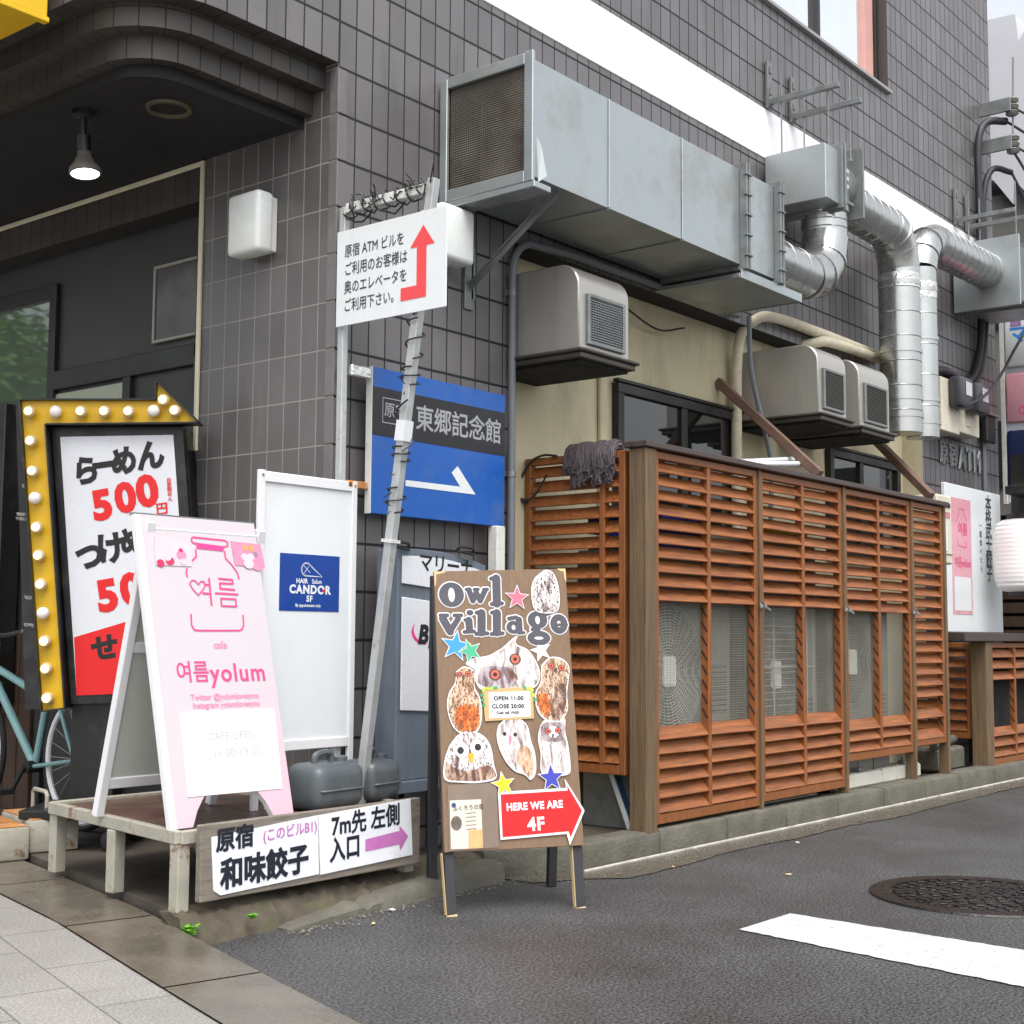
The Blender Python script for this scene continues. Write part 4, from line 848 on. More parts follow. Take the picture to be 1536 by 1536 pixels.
b = TB(); ftext(b, F, '原宿', 352, 1259, .082, rot=.03, bold=.035, space=1.0); ftext(b, F, '和味餃子', 398, 1302, .105, rot=.03, bold=.04, sx=.94); b.out('lettering', INKB, p1_)
b = B(); ftext(b, F, '(このビルB1)', 435, 1247, .048, rot=.04, bold=.015, sx=.92); b.out('lettering', MAUVE, p1_)
b = TB(); ftext(b, F, '7m先 左側', 549, 1232, .086, rot=.03, bold=.03, sx=.92); ftext(b, F, '入口', 517, 1274, .092, rot=.03, bold=.035, sx=.85); b.out('lettering', INKB, p2_)
b = B(); b.shape([fl(547, 1259), fl(598, 1246), fl(598, 1238), fl(611, 1254), fl(599, 1276), fl(598, 1266), fl(547, 1277)], F.at(0, 0, .0045)); b.out('arrow', MAUVE, p2_)

# ---------------------------------------------------------------- grey water tank weights
def tankw(c, sx, sy, sz, rot, label):
    t = thing('water_tank_weight', label, 'water tank', c, 'grey plastic water weights on the bench end')
    M = Matrix.Translation(c) @ Matrix.Rotation(rot, 4, 'Z')
    b = B(); b.box(-sx / 2, sx / 2, -sy / 2, sy / 2, .002, sz, min(.05, sz * .28), M, 4)
    b.box(-sx / 2 + .02, sx / 2 - .02, -sy / 2 - .006, sy / 2 + .006, sz * .42, sz * .47, .003, M); b.out('tank_body', TANK, t, smooth=True)
    b = B(); P = [M @ V(p) for p in ((-sx * .2, 0, sz - .012), (-sx * .18, 0, sz + .028), (sx * .1, 0, sz + .034), (sx * .14, 0, sz - .012))]; b.tube(smoothpath(P, 4), .013, 8); b.out('handle', TANK, t, smooth=True)
    b = B(); M2 = M @ Matrix.Translation((sx * .33, 0, sz - .006)); b.lathe([(.026, 0), (.026, .02), (.02, .024), (0, .024)], M2, 16); b.out('filler_cap', TANK, t, smooth=True)
tankw((-.21, -.21, bz - .011), .27, .20, .175, .05, 'larger grey plastic water weight, right behind the pink cafe board foot')
tankw((.09, -.155, bz - .011), .20, .19, .165, .12, 'smaller grey plastic water weight, at the right end of the bench')

# ---------------------------------------------------------------- white stand sign with hair salon poster
F = Face((0, -.076, 0), (1, 0, 0), (0, 0, 1)); q = [F.p(*p) for p in ((386, 703), (537, 722), (539, 1118))]
u0, u1, v1, v0 = -.446, q[1].x, (q[0].y + q[1].y) / 2, q[2].y
t = thing('stand_sign', 'tall blank white stand sign with small blue salon poster', 'sign', ((u0 + u1) / 2, -.1, bz))
for a in (u0, u1 - .03): b = B(); b.fbox(F, a, a + .03, bz - .012, v1, -.02, .0, .003); b.out('post', WHT, t)
for va, vb in ((v1 - .045, v1 - .004), (v0, v0 + .04)): b = B(); b.fbox(F, u0 + .03, u1 - .03, va, vb, -.019, -.001, .003); b.out('rail', WHT, t)
b = B(); b.fbox(F, u0 + .03, u1 - .03, v0 + .04, v1 - .045, -.016, -.010); b.out('panel', WHT2, t)
b = B(); b.fbox(F, u0 + .05, .02, bz - .012, bz + .02, .002, .06, .004); b.out('base', WHTP, t)
for a in (u0 + .015, u1 - .015): b = B(); c = F.P(a, v1 - .02, .0); b.lathe([(0, .003), (.005, .003), (.005, 0)], F.at(a, v1 - .02), 10); b.out('screw', GALVD, t)
FP = Face(F.P(0, 0, -.010), (1, 0, 0), (0, 0, 1)); q = [FP.p(*p) for p in ((420, 828), (509, 836), (510, 918), (421, 916))]
a0, a1, c0, c1 = q[0].x, q[1].x, (q[2].y + q[3].y) / 2, (q[0].y + q[1].y) / 2
b = B(); b.fbox(FP, a0, a1, c0, c1, .0005, .002); po = b.out('poster', CANBLUE, t); pw, ph = a1 - a0, c1 - c0
PT = lambda fx, fy, w_=.003: FP.at(a0 + pw * fx, c1 - ph * fy, w_)
b = TB(); b.text('HAIR', .026, PT(.36, .475), bold=.035, sx=1.05); b.text('Salon', .025, PT(.61, .475), bold=.02); b.text('CANDOR', .045, PT(.5, .625), bold=.05, sx=1.02, space=1.16); b.text('5F', .032, PT(.49, .785), bold=.04, space=1.1); b.text('By appointment only', .0165, PT(.47, .90), bold=.03, sx=.92, space=1.05); b.out('lettering', WHT2, po); b = B()
ctr = (a0 + pw * .43, c1 - ph * .265)
for k in (1, .86):
    pts = [(ctr[0] + .027 * k * math.cos(a), ctr[1] + .027 * k * math.sin(a)) for a in [math.radians(d) for d in range(60, 271, 15)]]; b.stroke(pts + [(a0 + pw * .70, c1 - ph * .385)], .002, FP.at(0, 0, .003 + .0001 * k), closed=True)
b.stroke([(ctr[0] - .015, ctr[1] + .015), (ctr[0] + .02, ctr[1] - .012)], .002, FP.at(0, 0, .0034)); b.stroke([(ctr[0] - .012, ctr[1] - .015), (ctr[0] + .012, ctr[1] + .012)], .002, FP.at(0, 0, .0036)); b.out('scissor_emblem', WHT2, po)
b = B(); b.fbox(FP, a0 + pw * .705, a0 + pw * .745, c1 - ph * .65, c1 - ph * .605, .0035, .0045); b.out('red_letter_fill', RED, po)

# ---------------------------------------------------------------- pink cafe A-board
zr = 1.425; PK = lambda x, y, z: CAM + (V((x, y, z)) - CAM) * .985
fl_, fr_ = PK(-.956, -.255, .345), PK(-.413, -.265, .345); rl, rr_ = PK(-.90, .275, .345), PK(-.36, .265, .345)
tl, trr = PK(-.945, .008, zr), PK(-.402, -.002, zr)
t = thing('folding_board', 'pink and white cafe folding board standing on the metal bench', 'A-board', (-.66, 0, bz))
F = Face(fl_, fr_ - fl_, tl - fl_); Wd = (fr_ - fl_).length; Hd = (tl - fl_).dot(F.u)
arch = [(Wd * .17 + Wd * .66 * i / 14, .16 * math.sin(math.pi * i / 14) ** .75) for i in range(15)]
fs = [(.0, 0)] + arch + [(Wd, 0), (Wd, Hd), (0, Hd)]
b = B(); b.prism([(x, y) for x, y in fs], -.022, -.001, F.M); b.out('front_frame', WHT, t)
b = B(); b.shape([(x + (.028 if x < .01 else 0), y) for x, y in fs], F.at(0, 0, .0005)); fp_ = b.out('front_print', PINKBOARD, t)
FB = Face(rr_, rl - rr_, trr - rr_); Hb = (trr - rr_).dot(FB.u)
b = B()
for a in (0, Wd - .035): b.fbox(FB, a, a + .035, 0, Hb - .02, -.03, 0, .003)
for v in (.10, .60, Hb - .08): b.fbox(FB, .035, Wd - .035, v, v + .04, -.026, -.003, .003)
b.out('rear_frame', WHT, t)
b = B(); b.fbox(FB, .035, Wd - .035, .14, Hb - .08, -.018, -.011); b.out('rear_panel', mat('grey_back_panel', S(176, 178, 172), .6, var=.04), t)
b = B(); b.bar(V(tl) + V((0, .02, .0)), V(trr) + V((0, .02, .0)), .03, .012); b.out('hinge', GALVD, t)
Q = lambda px, py: tuple(F.p(px, py))
T3 = F.at(0, 0, .002)
b = B(); wl = .0068
jar = [Q(*p) for p in ((275, 870), (278, 861), (288, 846), (292, 838), (293, 823))]
b.stroke([Q(*p) for p in ((289, 806), (337, 811), (341, 814), (341, 819), (336, 821), (290, 815), (287, 812), (287, 808))], wl, T3, closed=True)
b.stroke([Q(*p) for p in ((293, 824), (294, 835), (287, 842), (281, 850))], wl, T3); b.stroke([Q(*p) for p in ((336, 826), (338, 838), (346, 846), (352, 854), (356, 860), (358, 869))], wl, T3); b.stroke([Q(*p) for p in ((280, 852), (279, 860), (281, 866))], wl, T3)
b.stroke([Q(*p) for p in ((286, 921), (287, 938), (291, 945), (298, 946), (358, 946), (363, 944), (365, 938), (364, 922))], wl, T3)
ft = lambda b, s_, px, py, h, **k: b.text(s_, h, F.at(*Q(px, py), .002), **k)
# hand drawn Hangul over the jar
def hs_(pts): b.stroke([Q(*p) for p in pts], wl * 1.15, F.at(0, 0, .0022 + .00015 * random.random()))
hs_([(313, 867), (317, 909)]); hs_([(306, 877), (314, 878)]); hs_([(303, 890), (315, 891)])
hs_([(327, 868), (348, 870)]); hs_([(348, 869), (349, 877)]); hs_([(349, 876), (329, 875)]); hs_([(329, 874), (330, 883)]); hs_([(329, 883), (352, 885)]); hs_([(322, 890), (357, 892)]); b.stroke([Q(*p) for p in ((331, 898), (353, 899), (354, 910), (332, 909))], wl, F.at(0, 0, .0025), closed=True)
heart = [(297, 893), (288, 883), (284, 876), (287, 871), (292, 871), (297, 877), (301, 872), (306, 873), (307, 879), (303, 886)]
b.stroke([Q(*p) for p in heart], .005, F.at(0, 0, .0027), closed=True)
ft(b, '여름', 289, 1010, .082, bold=.012, sx=.95); ft(b, 'yolum', 357, 1010, .092, bold=.018, sx=1.0, space=1.12)
b.out('lettering', PINKINK, fp_)
b = B(); b.shape([Q(*p) for p in ((294, 815), (336, 821), (334, 827), (294, 823))], F.at(0, 0, .0030)); b.out('jar_lid_band', mat('deep_pink_ink', S(236, 60, 130), .5, var=.03), fp_)
b = TB(); ft(b, 'cafe', 330, 968, .038, bold=.02); ft(b, 'Twitter @yolumlovesyou', 338, 1045, .029, bold=.02); ft(b, 'Instagram yolumlovesyou', 340, 1057, .029, bold=.02); b.out('lettering', PALEPINK, fp_)
b = B(); s4 = [Q(*p) for p in ((268, 1069), (411, 1063), (423, 1183), (281, 1196))]; b.prism(s4, .0015, .003, F.M); pp = b.out('paper_sheet', WHT2, fp_)
b = TB(); b.text('CAFE OPEN', .04, F.at(*Q(347, 1104), .0035)); b.text('11:00-19:00', .045, F.at(*Q(355, 1129), .0035)); b.out('lettering', mat('faint_grey_ink', S(170, 166, 172), .6), pp)
def photo(corners, blobs, base):
    b = B(); b.prism([Q(*p) for p in corners], .002, .0035, F.M); ph_ = b.out('photo_print', base, fp_)
    for i, (px, py, r, m_) in enumerate(blobs): b = B(); b.disc(r, F.at(*Q(px, py), .004 + i * .0002), 14, 1.2); b.out('printed_detail', m_, ph_)
PWH = mat('white_print', S(196, 182, 190), .5); PCR = mat('crimson_print', S(190, 40, 84), .5, var=.3, scale=60); PLP = mat('light_pink_print', S(206, 130, 158), .5, var=.1, scale=60); POR = mat('peach_print', S(214, 140, 96), .5); PGR = mat('grey_lilac_print', S(140, 120, 146), .5, var=.2, scale=80)
photo(((231, 805), (286, 820), (287, 850), (233, 848)), [(245, 812, .02, PWH), (240, 845, .014, PCR), (254, 842, .016, PCR), (250, 836, .014, PWH), (271, 833, .018, PLP), (270, 826, .008, PCR), (274, 843, .012, PWH)], PWH)
photo(((345, 812), (390, 817), (397, 852), (352, 848)), [(385, 845, .03, PLP), (367, 822, .012, POR), (376, 823, .012, POR), (366, 836, .014, PWH), (375, 836, .014, PWH), (382, 832, .010, PGR), (372, 846, .02, PWH)], PLP)

# ---------------------------------------------------------------- lit arrow ramen sign
cen = V((-.43, 1.03, 0)); fr = V((.626, -.78, 0)).normalized(); fb = V((fr.y, -fr.x, 0))   # fb points to the viewer
tilt = math.radians(2.0); rv_ = fr * math.cos(tilt) + V((0, 0, 1)) * math.sin(tilt); uv_ = V((0, 0, 1)) * math.cos(tilt) - fr * math.sin(tilt)
F = Face(cen, rv_, uv_)
t = thing('arrow_sign', 'black ramen price sign with yellow arrow border of round bulbs', 'sign', (cen.x, cen.y, .09), )
Q = lambda px, py: tuple(F.p(px, py))
oa = [Q(*p) for p in ((31, 600), (235, 600), (235, 571), (299, 634), (272, 635), (70, 637), (99, 1062), (63, 1067))]
b = B(); b.prism(oa, -.10, -.004, F.M); b.out('arrow_case', BLACKP, t)
b = B(); b.shape(oa, F.at(0, 0, -.0035)); ar = b.out('arrow_face', YELLOW, t)
b = B(); n_ = len(oa)
for i in range(n_): b.stroke([oa[i], oa[(i + 1) % n_]], .008, F.at(0, 0, .004)) if False else b.bar(F.P(*oa[i], .006), F.P(*oa[(i + 1) % n_], .006), .007, .03, up=F.n)
b.out('arrow_rim', BLACKP, t)
bl = [(48, 619, 1), (87, 619, 0), (125, 619, 1), (160, 619, 1), (196, 619, 1), (233, 618, 0), (248, 602, 1), (265, 618, 1), (50, 663, 1), (53, 708, 1), (56, 748, 0), (59, 792, 1), (62, 834, 1), (65, 877, 1), (68, 920, 0), (71, 962, 1), (73, 1003, 1), (75, 1047, 1)]
proto = {}
for px, py, on in bl:
    c = F.P(*Q(px, py), -.003)
    if on not in proto:
        b = B(); M = Matrix.Rotation(0, 4, 'Z'); MM = Matrix(((F.r.x, F.u.x, F.n.x, c.x), (F.r.y, F.u.y, F.n.y, c.y), (F.r.z, F.u.z, F.n.z, c.z), (0, 0, 0, 1)))
        b.lathe([(.015, 0), (.018, .008), (.0245, .02), (.027, .031), (.0255, .042), (.018, .052), (.008, .0565), (0, .0575)], MM, 18)
        o = b.out('bulb', mat('frosted_bulb_glass', S(206, 182, 140), .12, var=.03) if on else BULB_OFF, t, smooth=True); proto[on] = (o, c.copy())
        if on:
            b = B(); b.lathe([(.0175, .0532), (.0085, .058), (0, .059)], MM, 18); b.out('glow', BULB_ON, o, smooth=True)
    else: copy_tree(proto[on][0], t, c - proto[on][1])
# lightbox
lb = [Q(*p) for p in ((71, 638), (270, 636), (281, 780), (300, 1052), (100, 1058))]
b = B(); b.prism(lb, -.26, -.102, F.M); b.out('lightbox_case', BLACKP, t)
b = B(); ins_ = [Q(*p) for p in ((85, 653), (256, 650), (283, 1036), (110, 1044))]
b.prism([Q(71.5, 638.5), Q(269.5, 637), Q(299.5, 1051), Q(101, 1057)], -.10, -.05, F.M, ) ; b.out('lightbox_rim', BLACKP, t)
b = B(); b.prism(ins_, -.049, -.046, F.M); pn = b.out('lit_panel', ACRY, t)
b = B(); b.prism([Q(106, 956), Q(276, 905), Q(283, 1036), Q(110, 1044)], -.0455, -.0445, F.M); b.out('red_band', RED, pn)
def brush(b, s_, pts, h, rot=.12, **k):
    for ch, (px, py) in zip(s_, pts): b.text(ch, h * random.uniform(.95, 1.05), F.at(*Q(px, py), -.0435, rot), **k)
b = B(); brush(b, 'らーめん', ((124, 707), (153, 699), (181, 692), (221, 684)), .135, bold=.05, shear=.05, sx=.9); brush(b, 'つけめん', ((130, 836), (162, 824), (196, 812), (236, 802)), .135, bold=.05, sx=.9); brush(b, 'せ', ((153, 974),), .12, bold=.05); b.out('lettering', INK, pn)
b = B(); brush(b, '500', ((149, 758), (184, 747), (217, 737)), .175, bold=.05, rot=.15); brush(b, '500', ((157, 895), (193, 885), (228, 875)), .175, bold=.05, rot=.15); brush(b, '円', ((239, 762),), .055, bold=.03, rot=.1)
b.stroke([Q(*p) for p in ((232, 755), (246, 753), (247, 768), (233, 769))], .005, F.at(0, 0, -.0433), closed=True)
for i, ch in enumerate('自家製めん'): b.text(ch, .022, F.at(*Q(249.5 + i * .5, 719 + i * 7), -.0433), bold=.02)
b.out('lettering', RED, pn)
# dark back box with peeling tape
b = B(); b.prism([Q(*p) for p in ((10, 601), (30, 601), (62, 1066), (24, 1066))], -.30, -.11, F.M); bk = b.out('back_box', BLACKP, t)
TAPE = mat('torn_tape', S(150, 148, 140), .5, var=.2, scale=30, dirt=(.03, .03, .03, .9), dscale=40, dpos=(.48, .56))
b = B()
for py, a, c in ((768, 3, 34), (775, 2, 36), (895, 15, 42), (937, 14, 48), (685, 11, 32), (725, 11, 33)):
    b.quad([F.P(*Q(a + 8, py - 3), -.1095), F.P(*Q(c, py - 1), -.1095), F.P(*Q(c + 1, py + (3 if py < 800 else 5)), -.1095), F.P(*Q(a + 9, py + 2), -.1095)])
b.out('torn_tape', TAPE, bk)
# post and wheeled base
fz = V((F.n.x, F.n.y, 0)).normalized(); fr2 = V((fr.x, fr.y, 0))
Mb = Matrix(((fr2.x, -fz.x, 0, cen.x), (fr2.y, -fz.y, 0, cen.y), (0, 0, 1, 0), (0, 0, 0, 1)))
pc = (Mb.inverted() @ OX(120, 1120, cen.x)).x
u_a, u_b = F.p(88, 1120).x, F.p(155, 1120).x
b = B(); b.box(u_a, u_b, .10, .24, .262, .75, .004, Mb); b.out('post', BLACKP, t)
b = B(); b.box(-.24, .22, -.08, .33, .225, .262, .005, Mb); b.out('base_plate', BLACKP, t)
for x, y in ((-.10, -.03), (-.19, .27), (.16, .27), (.14, -.03)):
    c = Mb @ V((x, y, .135)); b = B(); b.box(-.028, .028, -.03, .03, .055, .088, .004, Matrix.Translation(c) @ Mb.to_3x3().to_4x4()); b.bar(c + V((-.018, -.018, .06)), c + V((-.012, -.012, 0)), .02, .008); b.bar(c + V((.018, .018, .06)), c + V((.012, .012, 0)), .02, .008); cs = b.out('caster', CHROME, t)
    dd = V((.7, .7, 0)); b = B(); b.tube([c - dd * .018, c - dd * .012, c + dd * .012, c + dd * .018], [.034, .045, .045, .034], 20); b.out('wheel', RUBBER, cs, smooth=True)
# ---------------------------------------------------------------- louvred fence along the side street
fy = -.54
def slats(b, M, x0, x1, z0, z1, pitch=.0705, skip=()):
    n = int(round((z1 - z0) / pitch)); p_ = (z1 - z0) / n
    for i in range(n):
        z = z0 + p_ * (i + .5)
        if any(a < z < c for a, c in skip): continue
        MM = M @ Matrix.Translation(((x0 + x1) / 2, 0, z)) @ Matrix.Rotation(math.radians(-38 + random.uniform(-2.5, 2.5)), 4, 'X') @ Matrix.Rotation(math.radians(random.uniform(-.4, .4)), 4, 'Y')
        b.box(-(x1 - x0) / 2, (x1 - x0) / 2, -.0045, .0045, -.0365, .0365, .0015, MM)
def louvre(parent, M, x0, x1, z0, z1, mull=(.5,), openings=(), st=.036, label=None):
    b = B(); b.box(x0, x0 + st, -.022, .022, z0, z1, .003, M); b.box(x1 - st, x1, -.022, .022, z0, z1, .003, M); b.box(x0 + st, x1 - st, -.021, .021, z1 - .036, z1, .003, M); b.box(x0 + st, x1 - st, -.021, .021, z0, z0 + .045, .003, M)
    xs = [x0 + st]
    for f in mull:
        xm = x0 + (x1 - x0) * f; b.box(xm - .015, xm + .015, -.024, .020, z0 + .045, z1 - .036, .003, M); xs += [xm - .015, xm + .015]
    xs.append(x1 - st)
    for a, c in openings: b.box(x0 + st, x1 - st, -.017, .012, a - .05, a, .003, M) if False else None
    fr = b.out('louvre_panel', WOODV, parent, label=label)
    for a, c in zip(xs[::2], xs[1::2]):
        cuts = [z0 + .045] + [q for o_ in sorted(openings) for q in o_] + [z1 - .036]
        for za, zb_ in zip(cuts[::2], cuts[1::2]):
            if zb_ - za > .04: b = B(); slats(b, M, a, c, za, zb_); b.out('louvres', WOOD, fr)
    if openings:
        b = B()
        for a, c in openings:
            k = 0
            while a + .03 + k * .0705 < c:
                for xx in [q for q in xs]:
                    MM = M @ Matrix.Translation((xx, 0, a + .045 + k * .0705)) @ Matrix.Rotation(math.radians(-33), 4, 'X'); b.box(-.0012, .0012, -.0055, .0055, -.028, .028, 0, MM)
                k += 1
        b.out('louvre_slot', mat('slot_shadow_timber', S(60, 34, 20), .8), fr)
    return fr
t = thing('louvred_fence', 'tall orange brown louvred timber fence screening air conditioners', 'fence', (3.3, fy, .1))
MY = Matrix.Translation((0, fy, 0))
def post(x, z0, z1, w_=.03, m=POSTW, y0=-.035, y1=.035): b = B(); b.box(x - w_ / 2, x + w_ / 2, fy + y0, fy + y1, z0, z1, .004); return b.out('post', m, t)
b = B(); b.box(1.455, 1.545, fy - .04, fy + .06, .10, 1.885, .006); b.out('post', POSTW, t)
b = B(); b.box(1.44, 5.13, fy - .055, fy + .075, 1.886, 1.915, .004); b.out('top_cap', CAPW, t)
for x in (2.557, 3.567, 4.553, 5.10): post(x, .10, 1.884, .022 if x < 5 else .03)
W0 = .545; W1 = 1.165
def netting(x0, x1, z0, z1):
    b = B(); F_ = Face((0, fy + .034, 0), (1, 0, 0), (0, 0, 1)); n1 = int((x1 - x0) / .0125); n2 = int((z1 - z0) / .0125)
    for i in range(n1 + 1): u = x0 + (x1 - x0) * i / n1; b.box(u - .0007, u + .0007, z0, z1, 0, .0014, 0, F_.M)
    for i in range(n2 + 1): v = z0 + (z1 - z0) * i / n2; b.box(x0, x1, v - .0007, v + .0007, .0014, .0028, 0, F_.M)
    b.out('wire_netting', NETM, t)
NETM = mat('pale_wire_netting', S(150, 148, 138), .6, var=.15)
for x0_, x1_, z0_ in ((1.56, 2.54, .5), (2.575, 3.55, .5), (3.585, 4.535, .48)): netting(x0_, x1_, z0_, 1.2)
louvre(t, MY, 1.553, 2.543, .135, 1.88, openings=((W0 + .04, W1),))
louvre(t, MY, 2.571, 3.553, .150, 1.88, openings=((W0 + .04, W1),))
louvre(t, MY, 3.581, 4.539, .290, 1.88, openings=((W0 - .02, W1 - .01),))
louvre(t, MY, 4.567, 5.082, .320, 1.88, mull=(), openings=((.41, .49), (.55, .62)))
MX = Matrix.Translation((1.49, 0, 0)) @ Matrix.Rotation(math.radians(-90), 4, 'Z')
louvre(t, MX, -.15, .435 + .015, .36, 1.882, mull=(.78,))
for x, z in ((2.555, 1.165), (3.565, 1.165), (4.55, 1.165)):
    b = B(); M = Matrix.Translation((x, fy - .04, z)); b.box(-.03, .03, -.008, .0, -.012, .012, .002, M); b.lathe([(0, .02), (.012, .018), (.014, 0)], M @ Matrix.Rotation(math.radians(90), 4, 'X'), 12); b.bar(V((x + .0, fy - .056, z)), V((x + .045, fy - .06, z - .02)), .012, .008); b.bar(V((x, fy - .056, z)), V((x - .03, fy - .058, z + .022)), .01, .008); b.out('latch', CHROME, t)

# ---------------------------------------------------------------- what stands behind the fence
FAN = mat('fan_cap_plastic', S(212, 212, 200), .5, var=.05)
def acunit(x0, x1, z0, z1, fx, label, fz, rr=.27, dark=False):
    t = thing('air_conditioner', label, 'air conditioner', ((x0 + x1) / 2, -.25, z0), 'outdoor air conditioner units behind the louvred fence')
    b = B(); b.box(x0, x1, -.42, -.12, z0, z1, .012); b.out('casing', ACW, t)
    F = Face((fx, -.4205, fz), (1, 0, 0), (0, 0, 1))
    b = B(); b.disc(rr, F.at(0, 0, .0015), 40); b.out('fan_opening', mat('grey_fan_shade', S(96, 94, 88), .7, var=.1) if 'grey_fan_shade' not in bpy.data.materials else bpy.data.materials['grey_fan_shade'], t)
    b = B(); k = .05
    while k < rr + .02:
        b.tube([F.P(k * math.cos(a), k * math.sin(a), .016) for a in [2 * math.pi * i / 40 for i in range(40)]], .0024, 5, closed=True); k += .0155
    for i in range(36):
        a = 2 * math.pi * i / 36; b.tube([F.P(.05 * math.cos(a), .05 * math.sin(a), .012), F.P(rr * math.cos(a + .25), rr * math.sin(a + .25), .012)], .0022, 4)
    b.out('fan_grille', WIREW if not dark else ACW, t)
    b = B(); b.fbox(F, -.055, .055, -.075, .075, .018, .030, .011); b.out('fan_cap', FAN, t)
    b = B()
    for i in range(9): b.box(x1 - .20, x1 - .05, -.4235, -.4205, z0 + .25 + i * .028, z0 + .262 + i * .028)
    b.box(x1 - .26, x1 - .25, -.4235, -.4205, z0 + .02, z1 - .02); b.out('side_vents', mat('vent_slot', S(84, 82, 76), .7) if 'vent_slot' not in bpy.data.materials else bpy.data.materials['vent_slot'], t)
    for x in (x0 + .12, x1 - .12): b = B(); b.box(x - .03, x + .03, -.44, -.10, .092, z0 - .001, .003); b.out('foot', GALVD, t)
acunit(1.53, 2.50, .37, 1.42, 1.86, 'nearest air conditioner unit, white fan grille behind the first fence panel', .835, .32)
acunit(2.66, 3.50, .17, 1.585, 2.95, 'middle air conditioner unit, behind the white wire rack', .80, .27, True)
acunit(3.64, 4.50, .17, 1.26, 3.92, 'farthest air conditioner unit, behind the third fence panel', .86, .25, True)
t = thing('plastic_crate', 'blue plastic crate on top of the nearest air conditioner, seen between louvres', 'crate', (1.95, -.27, 1.42)); b = B()
b.box(1.60, 2.30, -.42, -.14, 1.421, 1.445, .004)
for z in (1.47, 1.52, 1.57, 1.62): b.box(1.60, 2.30, -.42, -.405, z - .018, z + .018, .003); b.box(1.60, 2.30, -.155, -.14, z - .018, z + .018, .003); b.box(1.60, 1.615, -.405, -.155, z - .018, z + .018, .003); b.box(2.285, 2.30, -.405, -.155, z - .018, z + .018, .003)
for x in (1.605, 1.83, 2.07, 2.295): b.box(x - .008, x + .008, -.424, -.404, 1.445, 1.64, .002)
b.out('crate_body', mat('blue_crate_plastic', S(22, 30, 110), .4, var=.1), t)
t = thing('yellow_bar', 'yellow metal bar lying on the middle air conditioner behind the louvres', 'bar', (3.1, -.40, 1.586)); b = B(); b.box(2.75, 3.42, -.41, -.39, 1.587, 1.617, .003); b.out('bar', YELLOW, t)
t = thing('wire_rack', 'white wire shelf rack leaning inside the second fence panel', 'rack', (3.0, -.46, .1))
b = B(); F = Face((2.66, -.465, .12), (1, 0, 0), (0, 0, 1))
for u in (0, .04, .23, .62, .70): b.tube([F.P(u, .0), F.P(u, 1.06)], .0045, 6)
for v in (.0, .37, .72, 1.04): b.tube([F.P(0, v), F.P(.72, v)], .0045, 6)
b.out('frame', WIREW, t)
b = B()
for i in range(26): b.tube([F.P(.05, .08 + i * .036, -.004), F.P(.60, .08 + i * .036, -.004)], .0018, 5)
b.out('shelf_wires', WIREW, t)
t = tag(B().box(3.20, 3.45, -.13, .0, .10, .4, .02).out('plastic_crate', mat('blue_crate_plastic', S(40, 52, 150), .4), base=(3.3, -.05, .1)), 'blue crate on the ground behind the second fence panel', 'crate') if False else None
b = B(); b.box(3.58, 4.20, -.50, -.425, .112, .20, .014); t = thing('concrete_block', 'long pale concrete foot blocks lying under the third fence panel', 'block', (4.2, -.5, .1)); b.out('block', WHITEBLK, t)
b = B(); b.box(4.215, 4.80, -.50, -.425, .112, .205, .014); b.out('block', WHITEBLK, t)
for x in (3.95, 4.60): b = B(); b.box(x - .03, x + .03, -.48, -.44, .205, .23, .004); b.cyl((x, -.46, .23), (x, -.46, .26), .008, n=8); b.out('anchor_bolt', GALVD, t)
# leaning board, just inside the short fence end
a0, a1 = OX(918, 1160, 1.56), OX(945, 1240, 1.56); a1 = a1 + (a1 - a0) * ((.095 - a1.z) / (a1.z - a0.z)); a2 = a1 + (a0 - a1) * 3.2
t = thing('leaning_board', 'white edged blue board leaning under the near end of the fence', 'board', a1); b = B(); b.bar(a1, a2, .30, .012, up=(0, -1, .3), bev=.002) if False else None
dd = (a2 - a1); Fl = Face(a1 + V((.0, 0, 0)), (1, 0, 0), dd); L_ = dd.length
b.fbox(Fl, .012, .32, 0, L_, -.018, -.002); b.out('panel', mat('blue_board_face', S(56, 92, 130), .5, var=.1), t)
b = B(); b.fbox(Fl, .0, .0115, 0, L_, -.022, .002, .002); b.out('edge', WHT2, t)

# fluorescent tubes lying on top
for i, (p, q, lb_) in enumerate((((2.55, -.42, 1.935), (3.50, -.28, 2.06), 'upper of two spent white tubes resting on the fence top'), ((2.60, -.45, 1.928), (3.52, -.36, 2.03), 'lower of two spent white tubes with red end on the fence top'))):
    p, q = V(p), V(q); t = thing('fluorescent_tube', lb_, 'tube', p, 'spent tubes lying on the fence'); d = (q - p).normalized()
    b = B(); b.cyl(p, q, .016, n=14); b.out('glass_tube', WHT2, t, smooth=True)
    b = B(); b.cyl(q, q + d * .03, .0165, n=14); b.out('end_cap', mat('red_end_cap', S(176, 40, 60), .5) if i == 0 else bpy.data.materials['red_end_cap'], t, smooth=True)
